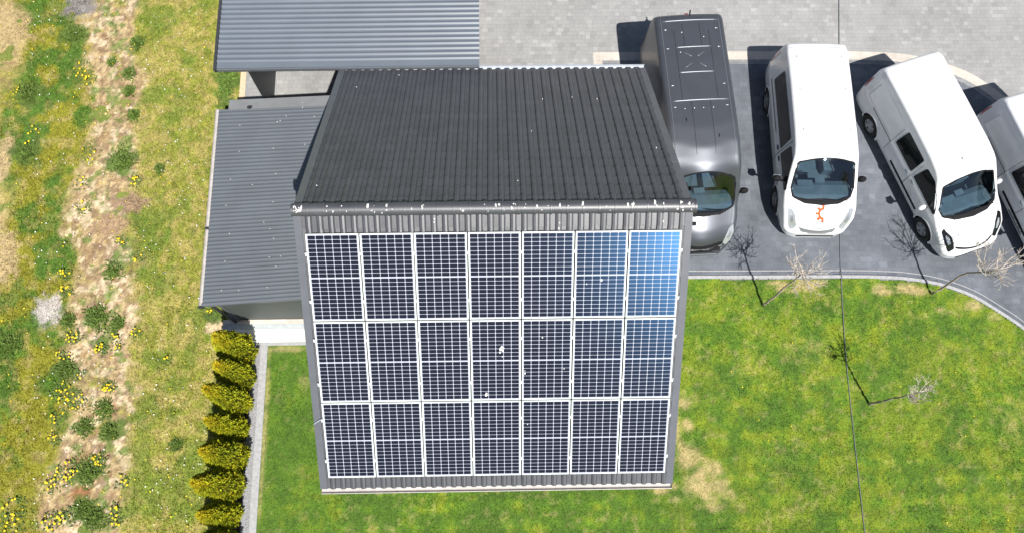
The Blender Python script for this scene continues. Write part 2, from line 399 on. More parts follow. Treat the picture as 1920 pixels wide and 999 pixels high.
# kerb line between paving and lawn
KERB = [(3.0, 5.97), (7.4, 5.94), (9.6, 5.92), (10.4, 5.89), (11.04, 5.84), (11.88, 5.68), (12.7, 5.36), (13.34, 4.93), (13.97, 4.43), (15, 3.45), (16.5, 1.8), (18, 0), (20, -2.6), (24, -8)]
def smooth_line(P, k=8):
    P = np.array(P, float); out = []
    for i in range(len(P)-1):
        p0, p1, p2, p3 = P[max(i-1, 0)], P[i], P[i+1], P[min(i+2, len(P)-1)]
        for t in np.arange(k)/k:
            out.append(.5*((2*p1)+(-p0+p2)*t+(2*p0-5*p1+4*p2-p3)*t*t+(-p0+3*p1-3*p2+p3)*t**3))
    out.append(P[-1]); return np.array(out)
KL = smooth_line(KERB)
def kerb_y(x): return np.interp(x, KL[:, 0], KL[:, 1])
def offset_line(L, d):
    t = np.gradient(L, axis=0); t /= np.linalg.norm(t, axis=1)[:, None]
    return L+np.stack([-t[:, 1], t[:, 0]], 1)*d
def ribbon(A, B, z, name, m, zb=None, kind='structure'):
    mb = MB(); n = len(A)
    if zb is None:
        mb.add([(x, y, z) for x, y in A]+[(x, y, z) for x, y in B], [(i, n+i, n+i+1, i+1) for i in range(n-1)])
    else:
        vs = [(x, y, z) for x, y in A]+[(x, y, z) for x, y in B]+[(x, y, zb) for x, y in A]+[(x, y, zb) for x, y in B]
        fs = []
        for i in range(n-1): fs += [(i, n+i, n+i+1, i+1), (i, i+1, 2*n+i+1, 2*n+i), (n+i, 3*n+i, 3*n+i+1, n+i+1)]
        mb.add(vs, fs)
    o = mb.build(name, m, fixn=False)
    me = o.data
    if me.polygons[0].normal.z < 0: me.flip_normals()
    if kind: o['kind'] = kind
    return o

def build_ground():
    g = MB().add([(-400, -400, -.03), (400, -400, -.03), (400, 400, -.03), (-400, 400, -.03)], [(0, 1, 2, 3)]).build('ground', M['ground']); g['kind'] = 'structure'
    def grid(x0, x1, y0, y1, st):
        nx = int((x1-x0)/st)+1; ny = int((y1-y0)/st)+1
        X, Y = np.meshgrid(np.linspace(x0, x1, nx), np.linspace(y0, y1, ny)); X = X.ravel(); Y = Y.ravel()
        i = np.arange(ny-1)[:, None]*nx+np.arange(nx-1)[None, :]; i = i.ravel()
        return X, Y, np.stack([i, i+1, i+nx+1, i+nx], 1)
    X, Y, F = grid(-17.5, -6.3, -3, 18, .05)
    c, gr, di, me = field_map(X, Y)
    Z = -.004+(fbm(X, Y, 1.2, 91, 4)-.5)*.10*np.clip(1-me, 0, 1)*sstep(-8.6, -9.4, X)+(fbm(X, Y, 5, 95, 3)-.5)*.05*di
    ctr = F.mean(1).astype(int)
    k = ~((X[F[:, 0]] > -7.16) & (Y[F[:, 0]] > 4.2))
    np_mesh('field', np.stack([X, Y, Z], 1), F[k], M['soil'], c, 'structure')
    X, Y, F = grid(-5.95, 24, -7, 6.0, .055)
    c, s = lawn_map(X, Y)
    ok = (Y < kerb_y(X)-.06) | (X < 3.2)
    k = ok[F].all(1) & ~((X[F[:, 0]] > -3.5) & (X[F[:, 0]] < 3.4) & (Y[F[:, 0]] > .95)) & ~((X[F[:, 0]] < -3.4) & (Y[F[:, 0]] > 4.2)) & ~((X[F[:, 0]] > 3.3) & (X[F[:, 0]] < 3.9) & (Y[F[:, 0]] > 5.88))
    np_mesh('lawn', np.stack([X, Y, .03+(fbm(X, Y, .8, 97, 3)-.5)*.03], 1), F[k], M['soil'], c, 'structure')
    # paving
    MB().add([(-7.06, 4.2, 0), (60, 4.2, 0), (60, 60, 0), (-7.06, 60, 0)], [(0, 1, 2, 3)]).build('driveway', M['light'])['kind'] = 'structure'
    cream = smooth_line([(2.87, 12.69), (6, 12.69), (9.2, 12.68), (10.46, 12.66), (11.7, 12.59), (12.76, 12.37), (13.78, 11.92), (14.59, 11.23), (15.05, 10.62), (15.7, 9.4), (16.2, 7.8), (16.6, 6)])
    inn = offset_line(cream, -.27)
    inn[0, 0] = 2.87
    i0 = [(x, y) for x, y in inn if x > 3.13]
    band = [(3.13, 12.42)]+i0
    kl = [(x, y) for x, y in KL if 3.13 <= x <= 16.6]
    poly = [(3.13, 5.97)]+kl+[(16.6, 1.7)]+i0[::-1]+[(3.13, 12.42)]
    o = MB().add([(x, y, .004) for x, y in poly], [tuple(range(len(poly)))]).build('parking_paving', M['dark']); o['kind'] = 'structure'
    if o.data.polygons[0].normal.z < 0: o.data.flip_normals()
    ribbon(cream, inn, .008, 'cream_paving_band', M['cream'])
    ribbon([(2.87, 12.419), (2.87, 6)], [(3.13, 12.419), (3.13, 6)], .008, 'cream_paving_edge', M['cream'])
    bl = np.array(band); ribbon(bl, offset_line(bl, -.14), .010, 'grey_paving_border', M['border'])
    kk = KL[(KL[:, 0] > 3.1)]
    ribbon(offset_line(kk, .13), offset_line(kk, .012), .010, 'paving_edge_row', M['strip'])
    ribbon(offset_line(kk, .155), offset_line(kk, .132), .010, 'pale_paving_line', M['kerb'])
    ribbon(offset_line(kk, .01), offset_line(kk, -.075), .055, 'kerb', M['kerb'], -.02)
    # west strip of paving beside the field and the threshold before the shed
    ribbon([(-7.22, 20), (-7.22, 10.3)], [(-7.06, 20), (-7.06, 10.3)], .006, 'sandy_edge', M['stone'])
    MB().box((-7.16, 4.30, -.02), (-3.6, 4.66, .030)).build('white_paving_slab', M['slab'])['kind'] = 'structure'
    MB().box((-7.16, 4.663, -.02), (-3.6, 4.80, .020)).build('drain_strip', M['slabgrey'])['kind'] = 'structure'
    MB().box((-7.16, 4.803, -.02), (-3.6, 4.92, .026)).build('threshold_strip', M['cream'])['kind'] = 'structure'
    MB().box((-6.28, 4.22, -.02), (-3.6, 4.297, .05)).build('slab_kerb', M['kerb'])['kind'] = 'structure'
    mb = MB(); mb.box((-6.13, -4, -.02), (-5.95, 4.217, .055)); mb.build('hedge_kerb', M['kerb'])['kind'] = 'structure'
    MB().add([(-6.36, -4, .006), (-6.13, -4, .006), (-6.13, 4.22, .006), (-6.36, 4.22, .006)], [(0, 1, 2, 3)]).build('gravel_strip', M['gravel'])['kind'] = 'structure'
    MB().add([(-7.0, -4, .045), (-6.36, -4, .02), (-6.36, 4.22, .02), (-7.0, 4.22, .045)], [(0, 1, 2, 3)]).build('hedge_bed', M['mulch'])['kind'] = 'structure'
build_ground()

# ------------------------------------------------------------------ grass blades (uncountable)
def blades(name, x, y, h, wd, c, z0):
    n = len(x); a = RNG.random(n)*2*np.pi; ln = RNG.random(n)*.8+.15; b = RNG.random(n)*2*np.pi
    dx, dy = np.cos(a)*wd/2, np.sin(a)*wd/2
    tip = np.stack([x+np.cos(b)*h*ln, y+np.sin(b)*h*ln, z0+h*(1-.35*ln)], 1)
    A = np.stack([x-dx, y-dy, z0-.005+0*x], 1); B = np.stack([x+dx, y+dy, z0-.005+0*x], 1)
    V = np.stack([A, B, tip], 1).reshape(-1, 3)
    np_mesh(name, V, np.arange(3*n).reshape(-1, 3), M['blade'], np.repeat(c, 3, 0), 'stuff')
def build_grass():
    n = 185000
    x = RNG.random(n)*23-6; y = RNG.random(n)*10-4
    c, s = lawn_map(x, y)
    k = (y < kerb_y(x)-.09) & ~((x > -3.4) & (x < 3.3) & (y > 1.0)) & ~((x < -3.3) & (y > 4.1)) & ~((x < -5.9)) & ~((x > 3.2) & (x < 3.6) & (y > 5.8))
    k &= RNG.random(n) > np.clip(s-.2, 0, .7)
    x, y, c = x[k], y[k], c[k]
    c = c*(.75+.6*RNG.random(len(x)))[:, None]
    blades('lawn_grass', x, y, .035+.04*RNG.random(len(x)), .010+.008*RNG.random(len(x)), c, .03)
    n = 130000
    x = -16+RNG.random(n)*9.2; y = -2+RNG.random(n)*19
    c, g, d, m = field_map(x, y)
    keep = np.clip(.30+.7*g+.7*m-.55*d, .06, 1)
    k = (RNG.random(n) < keep) & ~((x > -7.25) & (y > 4.2)) & ~((x > -7.0))
    x, y, c, m, g = x[k], y[k], c[k], m[k], g[k]
    gl = np.clip(fbm(x, y, 1.6, 21, 4)*1.6-.4, 0, 1)
    c = c*(.7+.7*RNG.random(len(x)))[:, None]
    blades('field_grass', x, y, .05+.07*RNG.random(len(x)), .012+.010*RNG.random(len(x)), c, .0)
build_grass()

# ------------------------------------------------------------------ garage
AL = .648
CA, SA = math.cos(AL), math.sin(AL)
XL, XR = -3.944, 3.877
APEX = (5.691, 6.273); SLOPE = 6.442
def near_pt(x, s, n=0.):   # s = distance down the slope from the apex, n = along the outward normal
    return (x, APEX[0]-s*CA-n*SA, APEX[1]-s*SA+n*CA)
def far_pt(x, s, n=0.):
    return (x, APEX[0]+s*CA+n*SA, APEX[1]-s*SA+n*CA)
def tile_mesh(pt, flip):
    mb = MB(); P = .2225; x0, x1 = XL+.13, XR-.13
    prof = [(0, .0), (.006, .0), (.085, .002), (.096, .016), (.108, .034), (.150, .045), (.190, .040), (.205, .020), (.2075, -.004)]
    xs = []; k = 0
    while x0+k*P < x1:
        for u, h in prof:
            if x0+k*P+u <= x1: xs.append((x0+k*P+u, h))
        k += 1
    rows = 18; rp = SLOPE/rows
    n = len(xs)
    for r in range(rows):
        s0 = r*rp; s1 = s0+rp+.035 if r < rows-1 else s0+rp
        vs = []
        for s, lift in ((s0, -.006), (s1, .020), (s1, -.004)):
            for x, h in xs:
                j = .0015*math.sin(x*37+r*11)
                vs.append(pt(x, s, lift+h+j if lift != -.004 else h*.3-.012))
        fs = []
        for a in (0, 1):
            for i in range(n-1):
                q = (a*n+i, a*n+i+1, (a+1)*n+i+1, (a+1)*n+i)
                fs.append(q if not flip else q[::-1])
        mb.add(vs, fs)
    return mb
def build_garage():
    off = (0., 5.69, 0.)
    root = empty('garage', off)
    tag(root, 'gabled garage with dark tiled roof, its near slope covered by solar panels', 'garage')
    y0, y1 = .95, 10.43; ez = 2.38
    wb = MB()
    # pentagonal shell of walls under the roof
    wx0, wx1 = XL+.16, XR-.16
    def rz(y): return APEX[1]-abs(y-APEX[0])*SA/CA-.20
    prof = [(y0, -.02), (y1, -.02), (y1, rz(y1)), (APEX[0], rz(APEX[0])), (y0, rz(y0))]
    vs = [(wx0, y, z) for y, z in prof]+[(wx1, y, z) for y, z in prof]
    wb.add(vs, [(0, 1, 2, 3, 4), (9, 8, 7, 6, 5), (0, 4, 9, 5), (1, 6, 7, 2), (2, 7, 8, 3), (3, 8, 9, 4)])
    wb.build('wall', M['plaster'], root, off, fixn=True)
    # garage door on the driveway side
    d = MB()
    for i in range(5): d.box((-2.6, y1+.004, .02+i*.43), (2.6, y1+.05, .44+i*.43))
    dd = d.build('garage_door', M['anthracite'], root, off)
    h = MB().box((-.12, y1+.052, .95), (.12, y1+.085, .99)); h.build('handle', M['screw'], dd, off)
    for nm, pt, fl in (('near_slope', near_pt, True), ('far_slope', far_pt, False)):
        o = tile_mesh(pt, fl).build('roof_tiles', M['tile'], root, off)
        # underlay deck
        q = MB(); a = [pt(XL+.05, .0, -.03), pt(XR-.05, .0, -.03), pt(XR-.05, SLOPE-.04, -.03), pt(XL+.05, SLOPE-.04, -.03)]
        b = [pt(XL+.05, .0, -.12), pt(XR-.05, .0, -.12), pt(XR-.05, SLOPE-.04, -.12), pt(XL+.05, SLOPE-.04, -.12)]
        q.hexa(b, a); q.build('roof_deck', M['darktrim'], root, off, fixn=True)
        for xa, xb in ((XL, XL+.15), (XR-.15, XR)):
            v = MB()
            nseg = 4
            for i in range(nseg):
                s0 = .02+i*(SLOPE-.02)/nseg; s1 = .02+(i+1)*(SLOPE-.02)/nseg+(.02 if i < nseg-1 else 0)
                e = .002*(i % 2)
                v.hexa([pt(xa-e, s0, -.10), pt(xb+e, s0, -.10), pt(xb+e, s1, -.10), pt(xa-e, s1, -.10)],
                       [pt(xa-e, s0, .045+e), pt(xb+e, s0, .045+e), pt(xb+e, s1, .045+e), pt(xa-e, s1, .045+e)])
            v.build('verge_trim', M['trim'], root, off, fixn=True)
    # ridge tiles
    rb = MB(); nr = 25; L = (XR-XL+.06)/nr
    for i in range(nr):
        xa = XL-.03+i*L; xb = xa+L+.03
        vs = []; N = 12
        for x, r in ((xa, .122), (xb-.04, .128), (xb-.035, .138), (xb, .138)):
            for k in range(N+1):
                t = math.pi*(-.12+1.24*k/N)
                vs.append((x, APEX[0]+r*math.cos(t)*1.05, APEX[1]-.012+r*math.sin(t)))
        fs = []
        for a in range(3):
            for k in range(N): fs.append((a*(N+1)+k, (a+1)*(N+1)+k, (a+1)*(N+1)+k+1, a*(N+1)+k+1))
        rb.add(vs, fs)
    for x in (XL-.03, XR+.03):
        rb.add([(x, APEX[0]+.125*math.cos(math.pi*k/12), APEX[1]-.012+.12*math.sin(math.pi*k/12)) for k in range(13)], [tuple(range(13))])
    rid = rb.build('ridge_tiles', M['tile'], root, off, smooth=True, fixn=True, auto=40)
    dr = MB()
    for i in range(85):
        x = XL+random.random()*(XR-XL); 
        if i < 14: x = XL+.02+random.random()*.16
        if 14 <= i < 20: x = XR-.02-random.random()*.3
        t = math.pi*(.40+.40*random.random()); r = .1375; sz = random.choice([.008, .010, .013, .018, .024])
        c = (x, APEX[0]+r*math.cos(t)*1.05, APEX[1]-.012+r*math.sin(t)+.004)
        dr.blob(c, (sz, sz*random.choice([.8, 1.2, 2.2]), sz*.45), n=7, m=4, jit=.5)
    for i in range(9):
        s = .3+random.random()*5.8; dr.blob(far_pt(XL+.3+random.random()*7.2, s, .045), (.012, .012, .006), n=7, m=4, jit=.5)
    for x, s in ((-1.2, .2), (-1.21, .26), (1.25, .3), (1.24, .42), (3.3, .3)):
        dr.blob(near_pt(x, s, .05), (.015, .024, .008), n=7, m=4, jit=.5)
    tag(dr.build('bird_droppings', M['drop'], rid, off), kind='stuff')
    # gutters
    def gutter(yc, zc, sgn, m, nm):
        g = MB(); r = .065
        N = 10; sec = [(-r-.012, .004), (-r, .008)]+[(-r*math.cos(math.pi*k/N), -r*math.sin(math.pi*k/N)) for k in range(N+1)]+[(r, .008), (r+.014, .004)]
        vs = []
        for x in (XL+.0, XR-.0):
            for a, b in sec: vs.append((x, yc+a*sgn, zc+b))
        n = len(sec)
        g.add(vs, [(i, i+1, n+i+1, n+i) for i in range(n-1)])
        for x in (XL, XR): g.add([(x, yc+a*sgn, zc+b) for a, b in sec], [tuple(range(n))])
        o = g.build('gutter', m, root, off)
        br = MB()
        for i in range(12):
            x = XL+.3+i*(XR-XL-.6)/11
            br.box((x-.012, yc-r-.02, zc+.006), (x+.012, yc+r+.02, zc+.012))
        return o
    e = near_pt(0, SLOPE); gutter(e[1]-.055, e[2]-.065, 1, M['gutter'], 'near')
    fb = MB().box((XL+.02, e[1]+.045, e[2]-.22), (XR-.02, e[1]+.07, e[2]-.03)); fb.build('fascia', M['darktrim'], root, off)
    e = far_pt(0, SLOPE); gutter(e[1]+.085, e[2]-.05, -1, M['zinc'], 'far')
    fb = MB().box((XL+.02, e[1]-.07, e[2]-.22), (XR-.02, e[1]-.045, e[2]-.03)); fb.build('fascia', M['darktrim'], root, off)
    for x in (XL+.25, XR-.25):
        MB().tube([(x, e[1]+.055, e[2]-.12), (x, e[1]-.30, e[2]-.45), (x, e[1]-.33, .05)], .045, 10).build('downpipe', M['zinc'], root, off, smooth=True)
build_garage()

# ------------------------------------------------------------------ solar panels
PWD, PHT, GAP = 1.030, 1.856, .030
def build_panels():
    o0 = Vector((-3.7265, .7592, 2.69))
    ex = Vector((1, 0, 0)); es = Vector((0, CA, SA)); en = Vector((0, -SA, CA))
    fw, ft = .017, .035
    fr = MB()
    def ring(z0, z1):
        fr.box((0, 0, z0), (PWD, fw, z1)); fr.box((0, PHT-fw, z0), (PWD, PHT, z1))
        fr.box((0, fw, z0), (fw, PHT-fw, z1)); fr.box((PWD-fw, fw, z0), (PWD, PHT-fw, z1))
    ring(-ft, .001)
    # cells: 6 x 20 half cells with chamfered corners on a white backsheet
    ce = MB()
    ce.add([(fw, fw, -.010), (PWD-fw, fw, -.010), (PWD-fw, PHT-fw, -.010), (fw, PHT-fw, -.010)], [(0, 1, 2, 3)], 0)
    ix0, iy0 = fw+.012, fw+.014; iw = PWD-2*ix0; ih = PHT-2*iy0; mid = .022
    cw = iw/6; chh = (ih-mid)/20; gx, gy, cf = .010, .0085, .011
    for i in range(6):
        for j in range(20):
            x0 = ix0+i*cw+gx/2; x1 = ix0+(i+1)*cw-gx/2
            b = iy0+j*chh+(mid if j >= 10 else 0); y0 = b+gy/2; y1 = b+chh-gy/2; z = -.008
            ce.add([(x0+cf, y0, z), (x1-cf, y0, z), (x1, y0+cf, z), (x1, y1-cf, z), (x1-cf, y1, z), (x0+cf, y1, z), (x0, y1-cf, z), (x0, y0+cf, z)], [tuple(range(8))], 1)
    root = empty('solar_panel', o0, (AL, 0, 0))
    fr.build('frame', M['alu'], root); ce.build('cell_sheet', [M['back'], M['cell']], root)
    def clamp(side, yy, par):
        mb = MB(); x = -GAP/2 if side < 0 else PWD+GAP/2
        mb.box((x-.009, yy-.03, -.03), (x+.009, yy+.03, .006)); return mb.build('clamp', M['alu'], par)
    rows = ['bottom', 'middle', 'top']
    ordn = ['leftmost', 'second from left', 'third from left', 'centre', 'third from right', 'second from right', 'rightmost']
    protos = []
    first = True
    for j in range(3):
        for i in range(7):
            p = root if first else root.copy()
            if not first:
                C.objects.link(p)
                for ch in base_children:
                    q = ch.copy(); C.objects.link(q); q.parent = p
            else:
                base_children = list(root.children); first = False
            p.location = o0+ex*(i*(PWD+GAP))+es*(j*(PHT+GAP))
            where = {'bottom': 'bottom row by the gutter', 'middle': 'middle row of the array', 'top': 'top row under the ridge'}[rows[j]]
            lab = f'{ordn[i]} white framed solar panel in the {where}'
            if j == 2 and i == 6: lab = 'corner solar panel with the strongest blue sheen, rightmost under the ridge'
            if j == 1 and i == 3: lab = 'solar panel in the dead centre of the roof array, spotted with bird droppings'
            tag(p, lab, 'solar panel', 'solar panels on the garage roof')
            for yy in (.42, 1.44):
                if i == 0:
                    mb = MB(); mb.box((-.034, yy-.028, -.03), (-.002, yy+.028, .008)); mb.build('clamp', M['alu'], p)
                if i == 6:
                    mb = MB(); mb.box((PWD+.002, yy-.028, -.03), (PWD+.034, yy+.028, .008)); mb.build('clamp', M['alu'], p)
                else:
                    clamp(1, yy, p)
            if (i, j) in ((3, 1), (4, 1), (5, 2), (4, 0)):
                dm = MB(); rr = random.Random(i*7+j)
                spots = {(3, 1): [(.62, 1.2, .03), (.66, 1.16, .022), (.60, 1.12, .02), (.64, 1.24, .024), (.68, 1.22, .016), (.30, .12, .032), (.31, .16, .02), (.65, 1.02, .012)],
                         (4, 1): [(.42, 1.45, .014), (.06, .62, .016), (.88, .72, .012), (.06, .68, .01)], (5, 2): [(.54, .82, .022), (.24, .74, .012)], (4, 0): [(.12, 1.28, .012)]}[(i, j)]
                for a, b, r in spots: dm.blob((a, b, -.004), (r, r*1.2, .006), n=9, m=4, jit=.5)
                tag(dm.build('bird_dropping', M['drop'], p), kind='stuff')
    # mounting rails under the panels: one thing each
    for k, (j, yy) in enumerate([(j, yy) for j in range(3) for yy in (.42, 1.44)]):
        b = o0+es*(j*(PHT+GAP)+yy)
        mb = MB(); mb.box((-.05, -.02, -.075), (7*PWD+6*GAP+.05, .02, -.036))
        r = mb.build('mounting_rail', M['alu']); r.location = b; r.rotation_euler = (AL, 0, 0)
        nm = ['lowest', 'second lowest', 'third lowest', 'third highest', 'second highest', 'highest'][k]
        tag(r, f'{nm} aluminium mounting rail running under the solar panels', 'rail', 'mounting rails under the solar panels')
    # cable emerging by the left verge
    pts = []
    for k in range(9):
        t = k/8; s = 4.60+.16*(1-math.sqrt(max(0, 1-(1-t)**2))) if False else 4.62+.16*(1-t)**2
        pts.append(near_pt(XL-.01+.30*t, s, .06+.03*math.sin(math.pi*t)))
    tag(MB().tube(pts, .011, 6).build('cable', M['zinc'], smooth=True), 'short pale cable curving over the left roof edge into the panels', 'cable')
build_panels()

# ------------------------------------------------------------------ shed and carport
def ribbed(x0, x1, y0, y1, zf, pitch, h, fr=(.12, .28, .62, .78), flat=.0, skew=0.):
    # ribs run along x, profile across y; zf(x) gives the height
    mb = MB(); ys = []
    y = y0+flat
    if flat: ys.append((y0, 0))
    while y < y1:
        for u, hh in ((0, 0), (fr[0], 0), (fr[1], h), (fr[2], h), (fr[3], 0)):
            if y+u*pitch < y1: ys.append((y+u*pitch, hh))
        y += pitch
    ys.append((y1, 0)); n = len(ys)
    xs = np.linspace(x0, x1, 6)
    sk = lambda x, yy: yy+skew*(x-x0)*(yy-y0)/(y1-y0)
    vs = [(x, sk(x, yy), zf(x)+hh) for x in xs for yy, hh in ys]
    vs += [(x0, sk(x0, yy), zf(x0)-.012) for yy, hh in ys]+[(x1, sk(x1, yy), zf(x1)-.012) for yy, hh in ys]
    fs = [(a*n+i, (a+1)*n+i, (a+1)*n+i+1, a*n+i+1) for a in range(5) for i in range(n-1)]
    e = 6*n
    fs += [(i, i+1, e+i+1, e+i) for i in range(n-1)]
    mb.add(vs, fs); return mb
def screws(mb, spots, zf, mi, r=.012):
    for x, y in spots: mb.blob((x, y, zf(x)+.026), (r, r, .010), mi, n=6, m=3)

def build_shed():
    off = (-5.3, 7.4, 0)
    root = empty('shed', off); tag(root, 'lean-to shed with grey ribbed metal roof against the garage side', 'shed')
    x0, x1, y0, y1 = -6.93, XL+.155, 4.74, 9.80
    zf = lambda x: 2.34+(x-x0)*.24
    mb = ribbed(x0, x1, y0, y1, zf, .100, .017, (.20, .48, .64, .92), skew=-.085)
    rr = random.Random(3)
    sp = [(x, y0+.100*k+.043) for x in (-6.4, -5.35, -4.5) for k in range(3, 48, 7)]
    sp = [(x+rr.uniform(-.12, .12), y+rr.uniform(-.02, .02)) for x, y in sp]+[(x0+.25+rr.random()*2.3, y0+rr.random()*5) for _ in range(12)]
    screws(mb, sp, zf, 1)
    mb.build('roof', [M['sheet'], M['drop']], root, off, fixn=False)
    d = MB(); d.hexa([(x0, y0, zf(x0)-.10), (x1, y0, zf(x1)-.10), (x1, y1-.26, zf(x1)-.10), (x0, y1, zf(x0)-.10)],
                     [(x0, y0, zf(x0)-.02), (x1, y0, zf(x1)-.02), (x1, y1-.26, zf(x1)-.02), (x0, y1, zf(x0)-.02)]); d.build('roof_deck', M['sheet'], root, off, fixn=True)
    # walls
    wl = MB(); wx0 = -6.74
    wl.hexa([(wx0, 4.93, 0), (XL+.17, 4.93, 0), (XL+.17, 9.40, 0), (wx0, 9.62, 0)],
            [(wx0, 4.93, zf(wx0)-.11), (XL+.17, 4.93, zf(XL+.17)-.11), (XL+.17, 9.40, zf(XL+.17)-.11), (wx0, 9.62, zf(wx0)-.11)])
    wl.build('wall', M['panelgrey'], root, off, fixn=True)
    MB().hexa([(wx0-.03, 4.90, 0), (wx0+.05, 4.90, 0), (wx0+.05, 4.98, 0), (wx0-.03, 4.98, 0)],
              [(wx0-.03, 4.90, 2.26), (wx0+.05, 4.90, 2.26), (wx0+.05, 4.98, 2.26), (wx0-.03, 4.98, 2.26)]).build('corner_trim', M['sheet'], root, off, fixn=True)
    # gutter along the low west edge
    g = MB(); r = .055; N = 8
    sec = [(-r, .012)]+[(-r*math.cos(math.pi*k/N), -r*math.sin(math.pi*k/N)) for k in range(N+1)]+[(r, .012)]
    xc, zc = x0-.035, zf(x0)-.03; n = len(sec)
    g.add([(xc+a, y, zc+b) for y in (y0-.02, y1+.02) for a, b in sec], [(i, n+i, n+i+1, i+1) for i in range(n-1)])
    for y in (y0-.02, y1+.02): g.add([(xc+a, y, zc+b) for a, b in sec], [tuple(range(n))])
    for y in (y0-.02, (y0+y1)/2-.6): g.box((xc-.066, y-.02, zc-.06), (xc+.066, y+.02, zc+.02), 1)
    g.build('gutter', [M['gutter'], M['darktrim']], root, off)
    MB().tube([(xc, y0+.05, zc-.05), (xc+.10, y0+.12, zc-.25), (wx0-.08, y0+.12, .05)], .04, 8).build('downpipe', M['darktrim'], root, off, smooth=True)
    # flat metal cap along the north edge
    zc = zf(-6.68)+.02
    xr = XL+.2; ya, yb = y1-.05, y1-.30
    MB().hexa([(-6.66, ya, 2.1), (xr, yb, 2.1), (xr, yb+.27, 2.1), (-6.66, ya+.27, 2.1)],
              [(-6.66, ya, zf(-6.66)+.03), (xr, yb, zf(xr)+.04), (xr, yb+.27, zf(xr)+.03), (-6.66, ya+.27, zf(-6.66)+.02)]).build('ridge_flashing', mat('flashing metal', (.20, .205, .21), .45, var=.08, scale=4), root, off, fixn=True)
    MB().blob((-6.08, y1-.06, zf(-6.08)+.03), (.07, .055, .05), n=9, m=5, jit=.6).build('vent_cap', M['darktrim'], root, off)
build_shed()

def build_carport():
    off = (-3.7, 13.5, 0)
    root = empty('carport', off); tag(root, 'open carport with pale grey ribbed metal roof beside the driveway', 'carport')
    x0, x1, y0, y1 = -7.05, -.37, 10.90, 17.0
    zf = lambda x: 2.44+(x-x0)*.012
    mb = ribbed(x0, x1, y0, y1, zf, .144, .023, (.22, .50, .66, .94), flat=.14)
    rr = random.Random(5)
    sp = []
    for k in range(1, 25, 3):
        for i in range(14):
            if rr.random() < .8: sp.append((x0+.55+i*.47+rr.uniform(-.03, .03), y0+.14+.144*k+.076))
    screws(mb, sp, lambda x: zf(x)-.015, 1, .013)
    mb.build('roof', [M['sheet2'], M['zinc']], root, off)
    d = MB(); d.hexa([(x0+.03, y0+.03, zf(x0)-.07), (x1-.03, y0+.03, zf(x1)-.07), (x1-.03, y1, zf(x1)-.07), (x0+.03, y1, zf(x0)-.07)],
                     [(x0+.03, y0+.03, zf(x0)-.02), (x1-.03, y0+.03, zf(x1)-.02), (x1-.03, y1, zf(x1)-.02), (x0+.03, y1, zf(x0)-.02)]); d.build('roof_deck', M['darktrim'], root, off, fixn=True)
    MB().hexa([(x0-.07, y0-.05, zf(x0)-.12), (x0+.02, y0-.05, zf(x0)-.12), (x0+.02, y1, zf(x0)-.12), (x0-.07, y1, zf(x0)-.12)],
              [(x0-.07, y0-.05, zf(x0)+.045), (x0-.0, y0-.05, zf(x0)+.05), (x0-.0, y1, zf(x0)+.05), (x0-.07, y1, zf(x0)+.045)]).build('verge_trim', M['anthracite'], root, off, fixn=True)
    MB().hexa([(x0+.01, y0-.045, zf(x0)-.10), (x1, y0-.045, zf(x1)-.10), (x1, y0-.004, zf(x1)-.10), (x0+.01, y0-.004, zf(x0)-.10)],
              [(x0+.01, y0-.045, zf(x0)-.004), (x1, y0-.045, zf(x1)-.004), (x1, y0-.004, zf(x1)-.004), (x0+.01, y0-.004, zf(x0)-.004)]).build('fascia', M['sheet'], root, off, fixn=True)
    for (px, py) in ((x1-.12, y0+.15), (x1-.12, 13.6), (x1-.12, 16.7), (-6.3, 16.7), (-3.4, 16.7)):
        MB().box((px-.05, py-.05, 0), (px+.05, py+.05, zf(px)-.08)).build('post', M['anthracite'], root, off)
    MB().box((x1-.17, y0+.05, zf(x1)-.20), (x1-.07, y1-.1, zf(x1)-.075)).build('beam', M['anthracite'], root, off)
    MB().tube([(-.95, y0+.0, zf(-.95)-.14), (-.62, y0+.05, zf(-.6)-.55)], .03, 6).build('brace', M['zinc'], root, off)
    MB().box((-6.29, 10.88, .0), (-6.225, 16.6, 2.30)).build('side_wall', M['anthracite'], root, off)
build_carport()

# ------------------------------------------------------------------ vans
def gsm(a, k):
    w_ = np.exp(-np.linspace(-2, 2, 2*k+1)**2); w_ /= w_.sum()
    return np.convolve(np.pad(a, k, mode='edge'), w_, 'valid')
def inside(poly, x, y):
    r = False; n = len(poly)
    for i in range(n):
        x0, y0 = poly[i]; x1, y1 = poly[(i+1) % n]
        if (y0 > y) != (y1 > y) and x < (x1-x0)*(y-y0)/(y1-y0)+x0: r = not r
    return r
def round_poly(poly, r=.05, n=5):
    out = []; m = len(poly)
    for i in range(m):
        p = Vector(poly[i]); a = Vector(poly[i-1]); b = Vector(poly[(i+1) % m])
        la, lb = (a-p).length, (b-p).length; q = min(r, la*.45, lb*.45)
        s = p+(a-p).normalized()*q; e = p+(b-p).normalized()*q
        for k in range(n+1):
            t = k/n; out.append(tuple(s*(1-t)**2+p*2*t*(1-t)+e*t*t))
    return out
def densify(poly, d=.05):
    out = []; m = len(poly)
    for i in range(m):
        a = Vector(poly[i]); b = Vector(poly[(i+1) % m]); k = max(1, int((b-a).length/d))
        for j in range(k): out.append(tuple(a+(b-a)*j/k))
    return out

